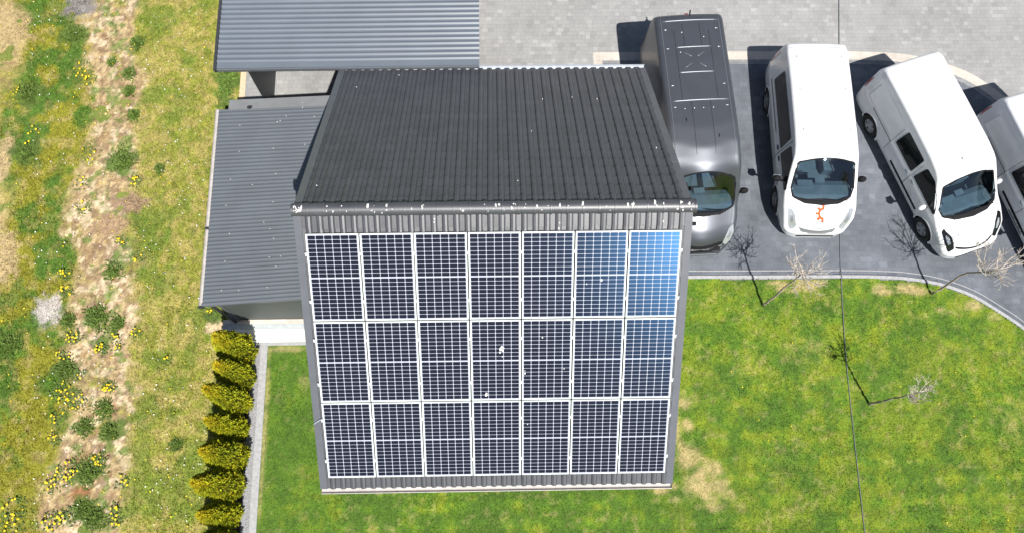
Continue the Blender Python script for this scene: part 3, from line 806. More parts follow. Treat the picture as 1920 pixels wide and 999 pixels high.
class Van:
    def __init__(s, P):
        s.P = P; L = P['L']; s.y0, s.y1 = -L/2, L/2
        yy = np.linspace(s.y0, s.y1, 400); s.yy = yy
        s.ztc = gsm(np.interp(yy, *zip(*P['top'])), P.get('ks', 6)); s.ztc[:3] = np.interp(yy[:3], *zip(*P['top']))
        s.pfc = gsm(np.interp(yy, *zip(*P['plan'])), 5)
        s.Wz = P['side']; s.bow = P.get('bow', .14)
    def zt(s, y, x=0):
        y = y+(s.bow*(x/.85)**2 if y > 0 else 0)
        return float(np.interp(y, s.yy, s.ztc))
    def top(s, x, y):
        l, n, _, _ = s.bvh.ray_cast(Vector((x, y, 6)), Vector((0, 0, -1)))
        if l is None: return Vector((x, y, 1)), Vector((0, 0, 1))
        return l, (n if n.z > 0 else -n)
    def pf(s, y): return float(np.interp(y, s.yy, s.pfc))
    def W(s, z): return float(np.interp(z, *zip(*s.Wz)))
    def section(s, y, n1=26, n2=7, n3=12):
        pf = s.pf(y); rcv, rch = s.P['rc']; sill = s.P['sill']
        xe0 = s.W(s.zt(y)-rcv)*pf; top = s.zt(y, xe0*.93)
        rcv = min(rcv, (top-sill)*.4); zc = top-rcv; xe = s.W(zc)*pf; rch = min(rch, xe*.4)
        pts = [(s.W(sill+(zc-sill)*i/n1)*pf, sill+(zc-sill)*i/n1) for i in range(n1)]
        for i in range(n2+1):
            a = math.pi/2*i/n2; pts.append((xe-rch+rch*math.cos(a), zc+rcv*math.sin(a)))
        xa = xe-rch
        for i in range(1, n3+1):
            x = xa*(1-i/n3); base = s.zt(y, x)-s.zt(y, xa*.93)
            base = s.zt(y, x)-top if y > 0 else 0
            pts.append((x, top+base*(1-(x/xa)**2 if xa else 1)+s.P['crown']*(1-(x/xa)**2)))
        return pts
    def build_body(s, root, m, holes, wheels, wr):
        ny = 150
        t = np.linspace(0, 1, ny); ys = s.y0+(s.y1-s.y0)*t
        # denser at the ends
        ys = s.y0+(s.y1-s.y0)*(t+.035*np.sin(2*np.pi*t)*-1)
        rows = []
        for y in ys:
            h = s.section(y); full = [(x, z) for x, z in h]+[(-x, z) for x, z in h[-2::-1]]
            rows.append([(x, y, z) for x, z in full])
        n = len(rows[0]); vs = [p for r in rows for p in r]
        fs = []
        for a in range(ny-1):
            for i in range(n-1): fs.append((a*n+i, a*n+i+1, (a+1)*n+i+1, (a+1)*n+i))
        # end caps
        h = n//2
        for a, fl in ((0, False), (ny-1, True)):
            for i in range(h):
                q = (a*n+i, a*n+n-1-i, a*n+n-2-i, a*n+i+1)
                if i == h-1: q = (a*n+i, a*n+n-1-i, a*n+i+1)
                fs.append(q if not fl else q[::-1])
        # floor
        for a in range(ny-1): fs.append((a*n, (a+1)*n, (a+1)*n+n-1, a*n+n-1))
        s.bvh = BVHTree.FromPolygons([Vector(p) for p in vs], fs)
        keep = []
        for f in fs:
            c = sum((Vector(vs[i]) for i in f), Vector())/len(f)
            drop = False
            if len(f) == 4:
                for hp in holes:
                    if c.z > .8 and inside(hp, c.x, c.y) and c.y > 0: drop = True
                for wy in wheels:
                    if abs(c.x) > .62 and (c.y-wy)**2+(c.z-.34)**2 < (wr+.055)**2: drop = True
            if not drop: keep.append(f)
        b = MB(); b.add(vs, keep)
        body = b.build('body', m, root, smooth=True, fixn=False)
        bm = bmesh.new(); bm.from_mesh(body.data)
        bmesh.ops.delete(bm, geom=[v for v in bm.verts if not v.link_faces], context='VERTS')
        bmesh.ops.recalc_face_normals(bm, faces=bm.faces); bm.to_mesh(body.data); bm.free()
        # make sure normals point outwards
        up = [p for p in body.data.polygons if p.center.z > s.P['top'][2][1]-.1 and abs(p.center.x) < .3]
        if up and sum(p.normal.z for p in up) < 0: body.data.flip_normals()
        body.data.set_sharp_from_angle(angle=math.radians(38))
        return body
    def patch(s, poly, org, ax, ay, d, off, name, m, parent, rings=7, thick=0, r=.05):
        org, ax, ay, d = Vector(org), Vector(ax), Vector(ay), Vector(d).normalized()
        poly = densify(round_poly(poly, r) if r else poly, .06); n = len(poly)
        cx = sum(p[0] for p in poly)/n; cy = sum(p[1] for p in poly)/n
        vs = []; fs = []
        def hit(u, v):
            q = org+ax*u+ay*v; loc, nor, idx, dist = s.bvh.ray_cast(q-d*6, d)
            if loc is None: return q
            if nor.dot(d) > 0: nor = -nor
            return loc+nor*off
        for k in range(rings+1):
            t = k/rings
            for x, y in poly: vs.append(hit(cx+(x-cx)*t, cy+(y-cy)*t))
        for k in range(rings):
            for i in range(n): fs.append((k*n+i, k*n+(i+1) % n, (k+1)*n+(i+1) % n, (k+1)*n+i))
        mb = MB().add(vs, fs)
        o = mb.build(name, m, parent, smooth=True)
        me = o.data; sm = Vector()
        for p in me.polygons: sm += p.normal
        if sm.dot(d) > 0: me.flip_normals()
        return o
    def side_patch(s, poly, sgn, off, name, m, parent, r=.05, rings=6):
        return s.patch(poly, (0, 0, 0), (0, 1, 0), (0, 0, 1), (-sgn, 0, 0), off, name, m, parent, rings, r=r)
    def top_patch(s, poly, off, name, m, parent, r=.05, rings=8):
        return s.patch(poly, (0, 0, 0), (1, 0, 0), (0, 1, 0), (0, 0, -1), off, name, m, parent, rings, r=r)

def wheel(root, x, y, r, sgn, wdt=.21):
    mb = MB(); c = (0, 0, 0); hw = wdt/2
    mb.lathe_x([(-hw, r*.62), (-hw, r*.93), (-hw*.8, r), (hw*.8, r), (hw, r*.93), (hw, r*.66), (hw*.75, r*.62), (-hw, r*.62)], c)
    t = empty('wheel', (x, y, r)); t.parent = root
    mb.build('tyre', M['tyre'], t, smooth=True, auto=40)
    rm = MB(); xo = hw*.8*sgn
    rm.lathe_x([(xo-.05*sgn, .0), (xo-.05*sgn, r*.63)], c)
    rm.lathe_x([(xo, r*.54), (xo+.012*sgn, r*.60), (xo-.01*sgn, r*.64)], c)
    rm.lathe_x([(xo+.012*sgn, .001), (xo+.014*sgn, r*.2), (xo, r*.23)], c)
    for k in range(5):
        a = 2*math.pi*k/5+.3; da = .42
        P = []
        for rr, d in ((r*.18, da*1.6), (r*.57, da)):
            for q in (-d, d): P.append((xo+.006*sgn, rr*math.cos(a+q), rr*math.sin(a+q)))
        rm.add(P, [(0, 1, 3, 2)])
    rm.build('rim', M['rim'], t)
    return t

def build_van(name, P, loc, head, label):
    v = Van(P)
    root = empty(name, (loc[0], loc[1], .012), (0, 0, math.atan2(head[1], head[0])-math.pi/2))
    tag(root, label, 'van')
    paint = M[P['paint']]
    ws = P['ws']
    cx = 0; cyy = sum(p[1] for p in ws)/len(ws)
    rim_in = [(x*.955, cyy+(y-cyy)*.93) for x, y in ws]
    body = v.build_body(root, paint, [[(x*.985, cyy+(y-cyy)*.975) for x, y in ws]], P['wheels'], P['wr'])
    # black frit border as a ring, clear glass inside
    fr = densify(round_poly(ws, .05), .05); n = len(fr)
    glass = v.top_patch(ws, .004, 'windscreen', M['glass'], root, r=.05, rings=10)
    low = P['cowl']
    ring = MB(); vs = []
    ccx = sum(p[0] for p in fr)/n; ccy = sum(p[1] for p in fr)/n
    for x, y in fr:
        loc_, no = v.top(x, y); vs.append(loc_+no*.008)
    for x, y in fr:
        k = low if y > ccy+.2 and abs(x) < .95 else .03
        dx, dy = x-ccx, y-ccy
        x2 = ccx+dx*(1-.032/max(.3, abs(dx))) if abs(dx) > .3 else x
        y2 = y-(low*max(.25, 1-abs(x)/1.0) if dy > 0 else -.028)*min(1, abs(dy)/.25)
        loc_, no = v.top(x2, y2); vs.append(loc_+no*.008)
    ring.add(vs, [(i, (i+1) % n, n+(i+1) % n, n+i) for i in range(n)])
    ring.build('windscreen_border', M['black'], glass, smooth=True)
    # wipers
    for sx in (-.05, -.7):
        b = []
        for k in range(6):
            t = k/5; x = sx+.62*t; y = P['wipe'][0]-.05*t-P['wipe'][1]*abs(x)**2
            l, nn = v.top(x, y); b.append(l+nn*.022)
        MB().tube(b, .010, 5).build('wiper', M['black'], root)
    # windows, doors and trim on both sides
    for sgn in (-1, 1):
        for poly in P['windows']: v.side_patch(poly, sgn, .006, 'window', M['glassdark'], root, r=.06)
        for poly, mm, nm in P['trims']: v.side_patch(poly, sgn, .007, nm, M[mm], root, r=0.004, rings=3)
        for (y, z) in P['handles']:
            x = v.W(z)*v.pf(y)*sgn
            MB().blob((x+.012*sgn, y, z), (.022, .085, .028), n=8, m=6).build('door_handle', M[P['handlemat']], root, smooth=True)
        for y in P['wheels']:
            t = wheel(root, (P['track'])*sgn, y, P['wr'], sgn)
            # wheel well and arch lip
            ww = MB(); R = P['wr']+.06; N = 16; xi = (P['track']-.22)*sgn
            vs = []; 
            for k in range(N+1):
                a = math.pi*(-.12+1.24*k/N); py, pz = y+R*math.cos(a), .34+R*math.sin(a)
                xo = (v.W(max(pz, P['sill']))*v.pf(py))*sgn
                vs += [(xi, py, pz), (xo+.004*sgn, py, pz)]
            ww.add(vs, [(2*k, 2*k+1, 2*k+3, 2*k+2) for k in range(N)])
            ww.add([(xi, y+R*math.cos(math.pi*k/8), .34+R*math.sin(math.pi*k/8)) for k in range(16)], [tuple(range(16))])
            ww.build('wheel_arch', M['black'], root)
            lip = MB(); vs = []
            for k in range(N+1):
                a = math.pi*(-.10+1.20*k/N)
                for rr, o_ in ((R-.012, .006), (R+.038, .014), (R+.055, .002)):
                    py, pz = y+rr*math.cos(a), .34+rr*math.sin(a)
                    vs.append(((v.W(max(pz, P['sill']))*v.pf(py)+o_)*sgn, py, pz))
            lip.add(vs, [(3*k+j, 3*k+j+1, 3*k+j+4, 3*k+j+3) for k in range(N) for j in (0, 1)])
            lip.build('arch_lip', paint, root, smooth=True, fixn=True)
        # mirror
        my, mz = P['mirror']; xm = v.W(mz)*v.pf(my)*sgn
        mo = MB(); mo.blob((xm+.17*sgn, my, mz+.03), (.115, .075, .12), n=12, m=8)
        mi = mo.build('mirror', M[P['mirrormat']], root, smooth=True)
        MB().tube([(xm-.02*sgn, my+.03, mz-.06), (xm+.12*sgn, my+.01, mz-.03)], .03, 6).build('mirror_arm', M['black'], mi)
        MB().box((xm+.17*sgn-.09, my-.078, mz-.06), (xm+.17*sgn+.09, my-.072, mz+.11)).build('mirror_glass', M['lamp'], mi)
        # lamps
        hp = [(a*sgn, b) for a, b in P['lampxy']]
        hl = v.top_patch(hp, .006, 'headlight', M['lamp'], root, r=.03, rings=5)
        cxh = sum(a for a, b in hp)/len(hp); cyh = sum(b for a, b in hp)/len(hp)
        lampbits = P.get('lampmats', ('lamp', 'rim'))
        hl.data.materials[0] = M[lampbits[0]]
        inn = [(cxh+(a-cxh)*.42, cyh+(b-cyh)*.42) for a, b in hp]
        v.top_patch(inn, .010, 'lamp_bowl', M[lampbits[1]], hl, r=.02, rings=3)
        tl = [(sgn*a, b) for a, b in P['taillamp']]
        v.patch(tl, (0, v.y0+.1, 0), (1, 0, 0), (0, 0, 1), (-.6*sgn, 1, 0), .006, 'tail_light', M['red'], root, 4, r=.02)
    hs = P['seam']
    for sgn in (-1, 1):
        pts = [v.top(sgn*(hs[0][0]+(hs[1][0]-hs[0][0])*k/10+.05*math.sin(math.pi*k/10)), hs[0][1]+(hs[1][1]-hs[0][1])*k/10) for k in range(11)]
        MB().tube([l+n*.001 for l, n in pts], .006, 5).build('bonnet_seam', M['cabin'], root)
    # front: grille, lower intake, badge
    for poly, mm, nm in P['front']:
        v.patch(poly, (0, v.y1-.03, 0), (1, 0, 0), (0, 0, 1), (0, -1, -.2), .007, nm, M[mm], root, 4, r=.03)
    for poly, mm, nm in P['tops']:
        v.top_patch(poly, .006, nm, M[mm], root, r=.01, rings=3)
    # interior
    iw = P['iw']; yb, yf, zd = P['cab']
    d = MB(); N = 8
    prof = [(yf, zd-.40), (yf, zd-.02), (yf-.12, zd+.02), (yf-.40, zd-.01), (yf-.55, zd-.10), (yf-.60, zd-.35)]
    n = len(prof); d.add([(x, y, z) for x in (-iw, -iw*.35, iw*.2, iw) for y, z in prof], [(a*n+i, (a+1)*n+i, (a+1)*n+i+1, a*n+i+1) for a in range(3) for i in range(n-1)])
    d.box((iw*.25, yf-.52, zd-.02), (iw*.75, yf-.36, zd+.05)); d.box((-iw*.18, yf-.60, zd-.06), (iw*.14, yf-.46, zd+.015))
    d.build('dashboard', M['dash'], root, fixn=True)
    MB().box((-iw-.02, yb-.3, .35), (iw+.02, yf, .40)).build('cabin_floor', M['cabin'], root)
    MB().box((-iw, yb-.32, .4), (iw, yb-.30, zd+.6)).build('bulkhead', M['cabin'], root)
    for sx in (-.55, .5):
        st = MB(); st.box((sx-.24, yb-.05, .42), (sx+.24, yb+.48, .72))
        st.hexa([(sx-.24, yb-.08, .70), (sx+.24, yb-.08, .70), (sx+.24, yb+.08, .70), (sx-.24, yb+.08, .70)],
                [(sx-.20, yb-.20, zd+.28), (sx+.20, yb-.20, zd+.28), (sx+.20, yb-.10, zd+.28), (sx-.20, yb-.10, zd+.28)])
        st.hexa([(sx-.12, yb-.21, zd+.30), (sx+.12, yb-.21, zd+.30), (sx+.12, yb-.12, zd+.30), (sx-.12, yb-.12, zd+.30)],
                [(sx-.11, yb-.23, zd+.46), (sx+.11, yb-.23, zd+.46), (sx+.11, yb-.15, zd+.46), (sx-.11, yb-.15, zd+.46)])
        st.build('seat', M['dash'], root, fixn=True)
    sw = [(.5+.19*math.cos(a), yf-.72+.09*math.sin(a), zd+.02+.16*math.sin(a)) for a in np.linspace(0, 2*math.pi, 17)]
    MB().tube(sw, .016, 6).build('steering_wheel', M['black'], root)
    return v, root, body

WHITE_SIDE = [(.2, .90), (.30, .93), (.5, .975), (.8, .993), (.95, .985), (1.05, .968), (1.5, .885), (1.8, .822), (2.0, .79)]
custom = dict(L=4.97, paint='white', rc=(.11, .11), crown=.035, sill=.27, bow=.20, ks=6,
    top=[(-2.485, 1.74), (-2.42, 1.86), (-2.25, 1.91), (-1.2, 1.945), (.3, 1.93), (.70, 1.89), (.92, 1.83), (1.72, 1.20), (1.85, 1.135), (2.15, 1.03), (2.34, .90), (2.43, .72), (2.485, .55)],
    plan=[(-2.485, .93), (-2.40, .975), (-2.2, 1.0), (1.45, 1.0), (1.85, .985), (2.12, .94), (2.30, .865), (2.40, .78), (2.455, .66), (2.485, .46)],
    side=WHITE_SIDE, wheels=(-1.50, 1.43), wr=.33, track=.865,
    ws=[(-.735, .90), (-.37, .87), (0, .86), (.37, .87), (.735, .90), (.825, 1.46), (.77, 1.66), (.45, 1.84), (0, 1.90), (-.45, 1.84), (-.77, 1.66), (-.825, 1.46)], cowl=.15, wipe=(1.80, .14),
    windows=[[(.42, 1.10), (.44, 1.66), (.85, 1.66), (1.50, 1.18), (1.46, 1.10)], [(-1.75, 1.12), (-1.72, 1.68), (.25, 1.68), (.30, 1.12)]],
    trims=[([(-1.85, .985), (-1.85, .96), (-.25, .96), (-.25, .985)], 'black', 'sliding_rail'), ([(.345, .45), (.345, 1.75), (.36, 1.75), (.36, .45)], 'cabin', 'door_seam'),
           ([(1.12, .45), (1.10, .95), (1.115, .95), (1.135, .45)], 'cabin', 'door_seam'), ([(-1.05, .34), (-1.05, .40), (1.0, .40), (1.0, .34)], 'black', 'side_moulding')],
    handles=[(.20, 1.0), (.52, 1.0)], handlemat='cabin', mirror=(1.14, 1.10), mirrormat='black',
    lampxy=[(.58, 2.33), (.66, 2.10), (.80, 1.90), (.865, 1.95), (.83, 2.15), (.70, 2.37)],
    taillamp=[(.80, .95), (.80, 1.5), (.90, 1.5), (.96, .95)],
    front=[([(-.42, .60), (.42, .60), (.5, .72), (-.5, .72)], 'rim', 'grille'), ([(-.5, .36), (.5, .36), (.5, .46), (-.5, .46)], 'black', 'lower_intake'), ([(-.10, .80), (.10, .80), (.10, .835), (-.10, .835)], 'lamp', 'badge')], seam=((.80, 1.72), (.56, 2.32)),
    tops=[([(-.74, -2.28), (.74, -2.28), (.74, -2.268), (-.74, -2.268)], 'rim', 'roof_seam')]+[([(x-.012, y-.03), (x+.012, y-.03), (x+.012, y+.03), (x-.012, y+.03)], 'rim', 'roof_plug') for x in (-.60, .60) for y in (-2.0, -1.05, 0.1)],
    iw=.80, cab=(.25, 1.70, 1.10))
v2, r2, b2 = build_van('white_van', custom, (8.56, 9.40), (-.022, -1), 'white van with a half orange gear on its bonnet and black mirrors')
# half orange gear on the bonnet
def gear(v, root):
    y_c, x_c, R, w_ = 2.07, -.04, .155, .058
    mb = MB(); y_c, R, w_ = 2.10, .148, .055
    def hit(r, a):
        l, n = v.top(x_c+r*math.cos(a), y_c+r*math.sin(a)); return l+Vector((0, 0, .012))
    def band(r0, r1, a0, a1, N, K):
        vs = [hit(r0+(r1-r0)*k/K, a0+(a1-a0)*i/N) for i in range(N+1) for k in range(K+1)]
        mb.add(vs, [(i*(K+1)+k, i*(K+1)+k+1, (i+1)*(K+1)+k+1, (i+1)*(K+1)+k) for i in range(N) for k in range(K)])
    band(R-w_, R, math.radians(-95), math.radians(95), 48, 3)
    for d in (-86, -43, 0, 43, 86): band(R-.002, R+.06, math.radians(d-10), math.radians(d+10), 6, 3)
    o = mb.build('gear_logo', M['orange'], root)
    if sum(p.normal.z for p in o.data.polygons) < 0: o.data.flip_normals()
gear(v2, r2)

partner = dict(custom)
partner.update(lampmats=('glassdark', 'lamp'), L=5.2, rc=(.10, .10), bow=.24,
    top=[(-2.6, 1.74), (-2.54, 1.94), (-2.38, 2.0), (-1.0, 2.02), (.4, 2.0), (.75, 1.95), (.93, 1.88), (1.62, 1.24), (1.74, 1.16), (2.10, 1.0), (2.38, .86), (2.52, .70), (2.6, .55)],
    plan=[(-2.6, .93), (-2.5, .98), (-2.3, 1.0), (1.4, 1.0), (1.8, .985), (2.15, .945), (2.38, .87), (2.50, .77), (2.57, .64), (2.6, .45)],
    side=[(.2, .90), (.30, .93), (.5, .965), (.8, .985), (.95, .975), (1.05, .955), (1.5, .895), (1.8, .85), (2.05, .82)],
    wheels=(-1.62, 1.58), wr=.33, track=.855,
    ws=[(-.74, .93), (-.37, .89), (0, .88), (.37, .89), (.74, .93), (.83, 1.42), (.77, 1.60), (.45, 1.77), (0, 1.83), (-.45, 1.77), (-.77, 1.60), (-.83, 1.42)], wipe=(1.72, .14),
    windows=[[(.30, 1.10), (.36, 1.70), (.75, 1.72), (1.10, 1.50), (1.46, 1.14), (1.40, 1.10)], [(-.75, 1.10), (-.72, 1.72), (.14, 1.72), (.16, 1.10)]],
    trims=[([(-1.9, .955), (-1.9, .93), (-.85, .93), (-.85, .955)], 'black', 'sliding_rail'), ([(.235, .45), (.235, 1.62), (.247, 1.62), (.247, .45)], 'cabin', 'door_seam'),
           ([(-.85, .45), (-.85, 1.62), (-.838, 1.62), (-.838, .45)], 'cabin', 'door_seam'), ([(-.45, .46), (-.45, .56), (1.05, .56), (1.05, .46)], 'black', 'side_moulding'), ([(-2.25, 1.03), (-2.2, 1.72), (-.90, 1.72), (-.88, 1.03)], 'white', 'side_panel')],
    handles=[(.10, .98), (.42, .98)], handlemat='cabin', mirror=(1.16, 1.06), mirrormat='white',
    lampxy=[(.56, 2.40), (.64, 2.12), (.80, 1.86), (.875, 1.92), (.84, 2.18), (.70, 2.44)],
    taillamp=[(.74, .95), (.74, 1.45), (.84, 1.45), (.90, .95)],
    front=[([(-.52, .68), (.52, .68), (.55, .735), (-.55, .735)], 'black', 'grille'), ([(-.5, .36), (.5, .36), (.5, .50), (-.5, .50)], 'black', 'lower_intake'), ([(-.05, .76), (.05, .76), (.05, .82), (-.05, .82)], 'lamp', 'badge')],
    tops=[([(-.70, y), (.70, y), (.70, y+.010), (-.70, y+.010)], 'rim', 'roof_seam') for y in (-2.25, -.62, .12)]+[([(.10, .42), (.14, .42), (.14, .50), (.10, .50)], 'rim', 'roof_antenna')],
    iw=.75, cab=(.25, 1.62, 1.06))
build_van('panel_van', partner, (11.86, 8.90), (.315, -.95), 'white panel van parked at an angle between the gear-marked van and the cut-off van')
v4, r4, b4 = build_van('panel_van', dict(partner, windows=partner['windows']), (14.80, 7.93), (.27, -.963), 'white van cut off by the photo edge, with dark lettering low on its side')
def lettering(v, root):
    # small dark illegible lettering along the sill behind the front wheel
    mb = MB(); rr = random.Random(4)
    y = 1.02
    def q(ya, yb, za, zb):
        P = []
        for a, b in ((ya, za), (yb, za), (yb, zb), (ya, zb)):
            x = v.W(b)*v.pf(a)+.008; P.append((x, a, b))
        mb.add(P, [(0, 1, 2, 3)])
    q(.05, .80, .335, .375)
    for k in range(9):
        y0 = .12+k*.075
        q(y0, y0+.012, .40, .50)
        if k % 2 == 0: q(y0+.012, y0+.05, .485, .50)
        if k % 3 != 1: q(y0+.012, y0+.05, .44, .455)
        if k % 4 == 2: q(y0+.038, y0+.05, .40, .50)
    mb.build('lettering', M['black'], root)
lettering(v4, r4)

BIG_SIDE = [(.2, .93), (.35, .97), (.6, 1.01), (1.0, 1.02), (1.2, 1.0), (1.7, .965), (2.2, .925), (2.5, .895), (2.7, .88)]
big = dict(L=5.99, paint='darkpaint', rc=(.13, .12), crown=.04, sill=.30, bow=.18, ks=7,
    top=[(-2.995, 2.30), (-2.93, 2.46), (-2.80, 2.535), (-1.5, 2.56), (.35, 2.555), (.85, 2.50), (1.25, 2.37), (1.45, 2.25), (2.08, 1.40), (2.18, 1.31), (2.60, 1.13), (2.82, .97), (2.93, .75), (2.995, .58)],
    plan=[(-2.995, .95), (-2.9, .985), (-2.7, 1.0), (1.7, 1.0), (2.2, .97), (2.55, .90), (2.78, .80), (2.92, .68), (2.995, .55)],
    side=BIG_SIDE, wheels=(-1.75, 1.90), wr=.35, track=.89,
    ws=[(-.80, 1.45), (-.4, 1.41), (0, 1.40), (.4, 1.41), (.80, 1.45), (.885, 1.86), (.84, 2.02), (.48, 2.20), (0, 2.26), (-.48, 2.20), (-.84, 2.02), (-.885, 1.86)], cowl=.10, wipe=(2.14, .12),
    windows=[[(.75, 1.35), (.78, 2.0), (1.25, 2.0), (1.80, 1.42), (1.78, 1.35)]],
    trims=[([(-2.0, 1.22), (-2.0, 1.19), (-.4, 1.19), (-.4, 1.22)], 'black', 'sliding_rail'), ([(.62, .5), (.62, 2.1), (.635, 2.1), (.635, .5)], 'black', 'door_seam'), ([(-2.6, .5), (-2.6, .62), (1.4, .62), (1.4, .5)], 'black', 'side_moulding')],
    handles=[(.72, 1.2), (.5, 1.2)], handlemat='black', mirror=(1.62, 1.35), mirrormat='black',
    lampxy=[(.60, 2.80), (.74, 2.50), (.84, 2.42), (.87, 2.58), (.80, 2.74), (.70, 2.83)],
    taillamp=[(.90, .9), (.90, 1.6), (.95, 1.6), (1.0, .9)],
    front=[([(-.55, .60), (.55, .60), (.60, .86), (-.60, .86)], 'black', 'grille'), ([(-.6, .69), (.6, .69), (.6, .74), (-.6, .74)], 'rim', 'grille_bar'), ([(-.6, .38), (.6, .38), (.6, .48), (-.6, .48)], 'lamp', 'lower_bar')], seam=((.82, 2.06), (.60, 2.78)),
    tops=[([(.15, 2.36), (.50, 2.33), (.50, 2.42), (.15, 2.45)], 'black', 'bonnet_vent')],
    iw=.88, cab=(.75, 2.05, 1.30))
v1, r1, b1 = build_van('cargo_van', big, (5.20, 9.42), (.045, -1), 'large dark grey high-roof cargo van parked against the garage')
def roof_details(v, root):
    def line(p0, p1, r, m, nm, n=14, lift=.0):
        pts = []
        for k in range(n+1):
            x = p0[0]+(p1[0]-p0[0])*k/n; y = p0[1]+(p1[1]-p0[1])*k/n
            l, nn = v.top(x, y); pts.append(l+nn*lift)
        return MB().tube(pts, r, 6).build(nm, m, root, smooth=True)
    for sx in (-.755, .755): line((sx, -2.85), (sx, 1.3), .014, M['rib'], 'roof_rail', 40)
    line((-.72, -2.70), (.72, -2.70), .020, M['rib'], 'roof_rib')
    line((-.45, -1.92), (.45, -1.92), .020, M['rib'], 'roof_rib')
    line((-.45, -1.20), (.45, -1.20), .020, M['rib'], 'roof_rib')
    line((-.72, -.42), (.72, -.42), .022, M['rib'], 'roof_rib')
    for sx in (-1, 1):
        line((sx*.27, -1.77), (sx*.07, -1.64), .013, M['rib'], 'roof_rib', 4); line((sx*.27, -1.33), (sx*.08, -1.46), .013, M['rib'], 'roof_rib', 4)
        line((sx*.45, -2.4), (sx*.45, -.42), .005, M['black'], 'roof_seam', 20)
        line((sx*.24, -.40), (sx*.24, 1.0), .005, M['black'], 'roof_seam', 20)
        line((sx*.22, -2.6), (sx*.22, -1.95), .005, M['black'], 'roof_seam', 8)
    for y in (-2.45, -1.9, -.85, -.25):
        for sx in (-.66, .66): line((sx-.035, y), (sx+.035, y), .010, M['screw'], 'roof_bracket', 2, .004)
    for x, y in ((-.3, -.2), (-.05, -.2), (.18, -.2), (.42, -.2), (.25, -2.35), (-.3, -2.2), (.35, -1.78)):
        l, nn = v.top(x, y)
        MB().blob(tuple(l), (.018, .018, .010), n=8, m=4).build('roof_bolt', M['screw'], root, smooth=True)
    for x, y in ((.42, .1), (-.36, .55)):
        l, nn = v.top(x, y)
        MB().blob(tuple(l), (.018, .06, .008), n=8, m=4).build('roof_plug', M['black'], root, smooth=True)
    MB().box((-.05, -3.05, 2.28), (.05, -2.96, 2.33)).build('brake_light', M['red'], root)
    l, nn = v.top(-.05, -2.93)
    MB().tube([l, l+Vector((0, -.06, .10))], .02, 6).build('antenna', M['black'], root)
roof_details(v1, r1)

# ------------------------------------------------------------------ ground cable
cl = smooth_line([(10.5, 16.5), (10.24, 14.38), (10.07, 12.96), (9.72, 10), (9.37, 7.08), (9.27, 6.1), (9.2, 5.29), (9.1, 3.57), (9.06, 1.65), (9.03, -.68), (9.0, -4)], 8)
cpts = [(x, y, .022 if y > 6.02 else (.07 if y > 5.8 else .05)) for x, y in cl]
tag(MB().tube(cpts, .011, 7).build('ground_cable', M['cablemat'], smooth=True), 'long thin grey cable lying across lawn and paving', 'cable')

# ------------------------------------------------------------------ thuja hedge
def thuja(x, y, H, R, seed, label):
    rs = np.random.default_rng(seed)
    root = empty('thuja_tree', (x, y, 0)); tag(root, label, 'thuja', 'thuja trees in the hedge row')
    MB().tube([(0, 0, 0), (0, 0, H*.8)], [.035, .012], 7).build('trunk', M['bark'], root)
    # dark inner core
    def prof(t): return R*np.clip(np.minimum(1, .62+t*1.6)*(1-t**1.9)**.85, .02, 1)
    n = 8500
    t = rs.random(n)**.85; ph = rs.random(n)*2*np.pi
    lob = .66+.44*vnoise(np.cos(ph)*1.4+seed*3, t*5+np.sin(ph)*1.4, 1.9, seed)+.30*vnoise(ph*2.2, t*11+seed, 1.5, seed+3)
    dep = 1-.38*rs.random(n)**2.2
    r = prof(t)*lob*dep
    P = np.stack([r*np.cos(ph), r*np.sin(ph), .06+t*(H-.06)], 1)
    # vertical fan-like sprays
    out = np.stack([np.cos(ph), np.sin(ph), .9+0*ph], 1); out += (rs.random((n, 3))-.5)*.9; out /= np.linalg.norm(out, axis=1)[:, None]
    sd = np.cross(out, rs.normal(size=(n, 3))); sd /= np.linalg.norm(sd, axis=1)[:, None]
    L = (.04+.06*rs.random(n))[:, None]; Wd = (.012+.012*rs.random(n))[:, None]
    V = np.stack([P-sd*Wd*.4, P+out*L*.5-sd*Wd, P+out*L, P+out*L*.5+sd*Wd], 1).reshape(-1, 3)
    g = np.array([[.42, .43, .018]]); gd = np.array([[.24, .29, .016]]); br = np.array([[.62, .44, .02]])
    mixv = np.clip(vnoise(np.cos(ph)*2+5*seed, np.sin(ph)*2+t*6, 1.7, seed+9)*1.4-.2, 0, 1)
    c = g*(1-mixv[:, None])+gd*mixv[:, None]
    tipb = np.clip((t-.72)/.28, 0, 1)*rs.random(n)*.9+(rs.random(n) < .10)*.5
    tipb = np.clip(tipb, 0, 1)[:, None]; c = c*(1-tipb)+br*tipb
    c = c*(.7+.65*rs.random(n))[:, None]
    F = np.arange(4*n).reshape(-1, 4)
    # core cone
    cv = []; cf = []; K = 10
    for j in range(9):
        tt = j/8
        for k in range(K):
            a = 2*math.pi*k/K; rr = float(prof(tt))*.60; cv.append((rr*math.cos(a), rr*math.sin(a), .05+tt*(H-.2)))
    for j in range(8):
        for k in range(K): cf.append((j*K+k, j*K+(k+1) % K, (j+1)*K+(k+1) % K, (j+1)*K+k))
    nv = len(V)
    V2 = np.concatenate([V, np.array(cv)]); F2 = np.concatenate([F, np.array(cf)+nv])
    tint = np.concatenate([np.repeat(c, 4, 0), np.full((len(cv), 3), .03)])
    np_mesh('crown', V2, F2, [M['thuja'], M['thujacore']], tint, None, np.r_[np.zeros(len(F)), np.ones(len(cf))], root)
TH = [(-6.47, 3.98, 2.65, .37), (-6.46, 3.34, 2.45, .35), (-6.45, 2.70, 3.1, .31), (-6.50, 2.06, 2.65, .31), (-6.48, 1.38, 2.9, .37), (-6.53, .70, 3.15, .38), (-6.52, .03, 2.6, .30), (-6.54, -.64, 2.9, .34)]
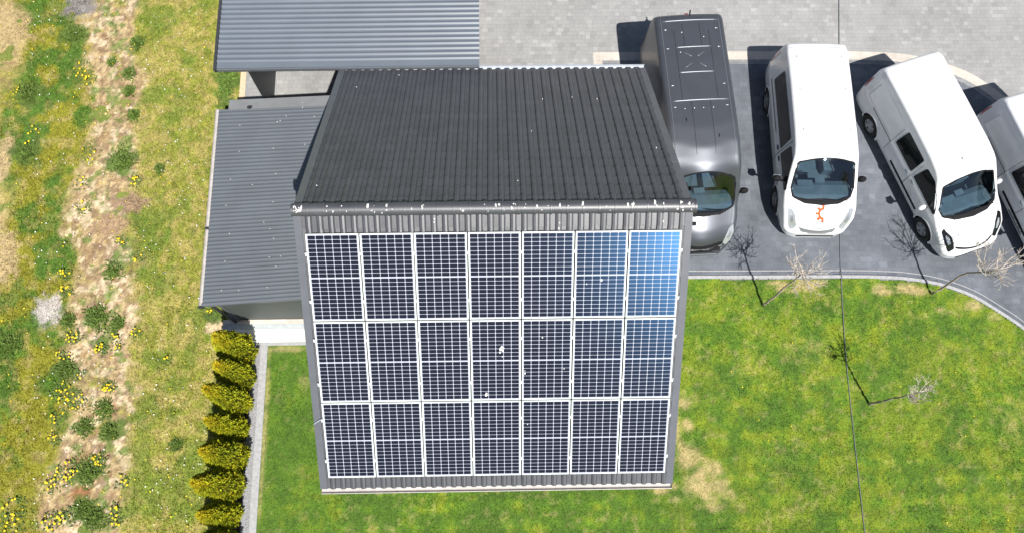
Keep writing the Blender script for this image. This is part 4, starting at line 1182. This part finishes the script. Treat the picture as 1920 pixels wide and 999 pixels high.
TL = ['thuja closest to the shed wall, topmost of the hedge row', 'second thuja of the hedge counted from the shed', 'third thuja of the hedge counted from the shed, long leaning tip', 'middle yellow-green thuja, fourth counted from the shed',
      'fifth thuja of the hedge counted from the shed', 'sixth thuja of the hedge counted from the shed, broad and bushy', 'lowest fully visible thuja at the photo\'s bottom, seventh from the shed', 'eighth thuja, mostly cut off by the bottom edge of the photo']
for k, (x, y, H, R) in enumerate(TH): thuja(x, y, H, R, 11+k, TL[k])

# ------------------------------------------------------------------ bare saplings
def sapling(base, path, crown, seed, label, nb=11, spread=.75, drift=(0, 0, 0)):
    rs = random.Random(seed)
    root = empty('young_tree', (base[0], base[1], .03)); tag(root, label, 'tree', 'bare young trees on the lawn edge')
    pts = [Vector(p) for p in path]
    fine = [Vector((a, b, c)) for (a, b), c in zip(smooth_line([(p.x, p.y) for p in pts], 5), np.interp(np.linspace(0, len(pts)-1, (len(pts)-1)*5+1), range(len(pts)), [p.z for p in pts]))]
    fine = [p+Vector((rs.uniform(-.012, .012), rs.uniform(-.012, .012), 0)) for p in fine]
    n = len(fine)
    MB().tube(fine, [.034-.020*i/n for i in range(n)], 7).build('trunk', M['bark'], root, smooth=True)
    mb = MB()
    def branch(p, d, ln, r, lev):
        q = [p]; k = 5; dd = d.copy()
        for i in range(k):
            dd = (dd+Vector((rs.uniform(-.28, .28), rs.uniform(-.28, .28), rs.uniform(-.08, .22)))).normalized()
            q.append(q[-1]+dd*ln/k)
        mb.tube(q, [max(.0045, r*(1-.75*i/k)) for i in range(k+1)], 5, cap=False)
        if lev < 2:
            for j in range(4 if lev == 0 else 3):
                i = rs.randint(1, k-1); e = (q[i+1]-q[i]).normalized()
                s = Vector((rs.uniform(-1, 1), rs.uniform(-1, 1), rs.uniform(-.3, .7))).normalized()
                branch(q[i], (e*.9+s*.9).normalized(), ln*rs.uniform(.35, .65), r*.6, lev+1)
    for k in range(nb):
        i = rs.randint(int(n*.62), n-1); a = 2*math.pi*(k/nb)+rs.uniform(-.4, .4)
        d = Vector((math.cos(a)*spread+drift[0], math.sin(a)*spread+drift[1], rs.uniform(.25, .8)+drift[2])).normalized()
        branch(fine[i], d, crown*rs.uniform(.6, 1.1), .013, 0)
    mb.build('crown', M['twig'], root)
sapling((7.07, 5.13), [(0, 0, 0), (.06, .04, .8), (.12, .12, 1.6), (.20, .16, 2.3), (.24, .2, 2.6)], .75, 3, 'bare young tree at the kerb below the dark van, left of the grey cable', 12, .85)
sapling((11.62, 5.38), [(0, 0, 0), (.05, .06, .8), (.12, .14, 1.5), (.22, .02, 2.1), (.38, -.05, 2.6)], .80, 8, 'bare young tree at the curving kerb under the angled white panel van', 13, .75, (.25, .12, .1))
sapling((9.55, 2.48), [(0, 0, 0), (.02, -.01, .8), (.04, -.02, 1.6), (.06, -.04, 2.3), (.10, -.04, 2.6)], .55, 5, 'lone bare young tree in the middle of the lawn, beside the cable', 10, .65, (.15, .05, .1))

# ------------------------------------------------------------------ weeds and flowers in the field
def weed(x, y, r, h, seed, label, dark=1.):
    rs = np.random.default_rng(seed); n = int(260+900*r)
    a = rs.random(n)*2*np.pi; rr = 1.2*r*rs.random(n)**.9*(.6+1.0*vnoise(np.cos(a)*1.5+seed, np.sin(a)*1.5, 1.5, seed % 17))*np.where(np.cos(a+seed) > 0, 1.15, .85); 
    bx, by = rr*np.cos(a), rr*np.sin(a); hh = .45*h*np.clip(1-.6*(rr/r)**2, .1, 1)*(.5+.6*rs.random(n))
    o = rs.random(n)*2*np.pi; ln = .04+.09*rs.random(n); wd = .008+.014*rs.random(n)
    P = np.stack([bx, by, hh*rs.random(n)**.5], 1); d = np.stack([np.cos(o)*.7+np.cos(a)*.4, np.sin(o)*.7+np.sin(a)*.4, .3+.5*rs.random(n)], 1); d /= np.linalg.norm(d, axis=1)[:, None]
    s = np.stack([-np.sin(o), np.cos(o), 0*o], 1)
    V = np.stack([P, P+d*ln[:, None]*.5-s*wd[:, None], P+d*ln[:, None], P+d*ln[:, None]*.5+s*wd[:, None]], 1).reshape(-1, 3)
    c = np.array([[.085, .145, .028]])*dark*(.5+.9*rs.random((n, 1)))+np.array([[.03, .03, 0]])*rs.random((n, 1))
    ob = np_mesh('weed_clump', V, np.arange(4*n).reshape(-1, 4), M['weed'], np.repeat(c, 4, 0)); ob.location = (x, y, 0)
    tag(ob, label, 'weed', 'dark green weeds in the field')
    return ob
WD = [(213, 509, .26, 'round dark green weed alone on the bare dirt strip'), (182, 594, .32, 'wide dark weed lying across the dirt strip near the pale ash patch'),
      (122, 690, .24, ''), (197, 766, .24, ''), (161, 799, .22, 'small very dark weed with yellow flower beside it'), (208, 810, .20, ''), (166, 885, .36, 'largest dark weed in the lower dirt strip, beside yellow dandelions'),
      (179, 973, .24, 'dark weed at the bottom edge of the dirt strip'), (156, 953, .2, ''), (223, 605, .17, ''), (18, 646, .3, 'dark weed near the left edge of the photo'), (232, 305, .34, 'large dark weed in the upper dirt strip'),
      (52, 177, .26, 'dark weed in the green strip near the upper left edge'), (135, 68, .22, 'dark green weed near the grey ash patch at the top'), (258, 82, .2, ''), (243, 138, .18, ''), (252, 216, .14, ''), (52, 288, .16, ''), (243, 173, .14, ''), (210, 120, .10, ''),
      (300, 318, .12, ''), (128, 600, .16, ''), (332, 832, .12, 'small green weed alone in the yellow meadow'), (425, 145, .28, 'green weed growing beside the carport corner'), (424, 172, .22, 'green weed between carport and shed corner')]
for k, (px, py, r, lab) in enumerate(WD):
    p = un(px, py); weed(p.x, p.y, r*.80, .09+.40*r, 200+k, lab or 'small dark green weed on the dirt strip', 1.0 if px < 400 else 1.3)
def dandelions(x, y, n, r, seed):
    rs = random.Random(seed); mb = MB(); lf = MB()
    for i in range(n):
        a = rs.uniform(0, 6.283); q = r*math.sqrt(rs.random()); cx, cy = q*math.cos(a), q*math.sin(a); z = .06+.12*rs.random(); R = rs.uniform(.016, .029)
        mb.tube([(cx, cy, 0), (cx, cy, z)], .003, 4, 1, cap=False)
        vs = [(cx, cy, z+.012)]+[(cx+R*math.cos(2*math.pi*k/9)*(1+.15*(k % 2)), cy+R*math.sin(2*math.pi*k/9)*(1+.15*(k % 2)), z+rs.uniform(-.004, .004)) for k in range(9)]
        mb.add(vs, [(0, k+1, (k+1) % 9+1) for k in range(9)], 0)
    for i in range(n*5):
        a = rs.uniform(0, 6.283); q = r*1.1*math.sqrt(rs.random()); cx, cy = q*math.cos(a), q*math.sin(a); b = rs.uniform(0, 6.283); l = rs.uniform(.06, .12); w_ = .018
        dx, dy = math.cos(b), math.sin(b)
        mb.add([(cx, cy, .01), (cx+dx*l*.5-dy*w_, cy+dy*l*.5+dx*w_, .05), (cx+dx*l, cy+dy*l, .04), (cx+dx*l*.5+dy*w_, cy+dy*l*.5-dx*w_, .05)], [(0, 1, 2, 3)], 1)
    o = mb.build('dandelion_clump', [M['yellow'], M['leaf']]); o.location = (x, y, 0)
    tag(o, 'small clump of bright yellow flowers in the weedy strip', 'flowers', 'yellow flower clumps in the field')
DL = [(158, 135, 9, .3), (168, 150, 6, .2), (35, 175, 4, .15), (58, 255, 7, .3), (170, 290, 6, .25), (253, 340, 9, .14), (150, 345, 5, .2), (160, 390, 5, .2), (230, 453, 7, .14), (260, 482, 5, .15),
      (125, 514, 9, .16), (125, 548, 8, .16), (139, 633, 14, .17), (192, 654, 12, .15), (216, 631, 6, .14), (256, 625, 6, .12), (221, 651, 4, .12), (120, 672, 6, .2), (205, 725, 11, .15), (119, 735, 14, .28), (143, 752, 16, .25),
      (112, 781, 8, .2), (104, 823, 6, .16), (187, 862, 16, .16), (127, 886, 22, .28), (101, 909, 8, .2), (231, 903, 6, .16), (216, 953, 6, .12), (99, 976, 12, .22), (126, 971, 12, .2), (218, 976, 8, .15), (31, 953, 10, .3), (26, 980, 9, .28), (317, 676, 3, .12), (150, 703, 3, .12), (395, 585, 3, .1)]
for k, (px, py, n, r) in enumerate(DL):
    p = un(px, py); dandelions(p.x, p.y, n, r, 40+k)
def scattered_flowers():
    mb = MB(); rs = random.Random(9)
    for i in range(620):
        if i < 230: px, py = rs.uniform(0, 390), rs.uniform(0, 999); mi = 0
        elif i < 600: px, py = rs.choice([rs.uniform(270, 390), rs.uniform(60, 200)]), rs.uniform(0, 999); mi = 1
        else: px, py = rs.uniform(1330, 1900), rs.uniform(600, 990); mi = 0
        p = un(px, py); R = rs.uniform(.010, .020); z = rs.uniform(.05, .10)
        mb.add([(p.x+R*math.cos(k*1.257), p.y+R*math.sin(k*1.257), z+rs.uniform(-.006, .006)) for k in range(5)], [(0, 1, 2, 3, 4)], mi)
    tag(mb.build('wildflowers', [M['yellow'], M['petal']]), kind='stuff')
scattered_flowers()
def clods():
    # countless small stones and clods on the bare strips
    n = 5200; x = -15.5+RNG.random(n)*7; y = -1.5+RNG.random(n)*18
    c, g, d, m = field_map(x, y)
    lum = c.sum(1); k = (RNG.random(n) < np.clip(d*.9+(x < -13)*.5, 0, 1)) & (fbm(x, y, 1.3, 141, 3) > .43)
    x, y, c = x[k], y[k], c[k]; n = len(x); r = .012+.035*RNG.random(n)**3
    ph = RNG.random(n)*6.28; V = []; 
    for j in range(5):
        a = ph+j*1.2566; q = r*(.75+.5*RNG.random(n)); V.append(np.stack([x+q*np.cos(a), y+q*np.sin(a), -.01+0*x], 1))
    V.append(np.stack([x+r*.3*(RNG.random(n)-.5), y+r*.3*(RNG.random(n)-.5), r*(.55+.4*RNG.random(n))+.012], 1))
    V = np.stack(V, 1).reshape(-1, 3); b = np.arange(n)*6
    F = np.concatenate([np.stack([b+j, b+(j+1) % 5, b+5], 1) for j in range(5)])
    cc = c*(.8+.75*RNG.random((n, 1)))
    np_mesh('stones', V, F, M['soil'], np.repeat(np.clip(cc, 0, .8), 6, 0), 'stuff')
clods()
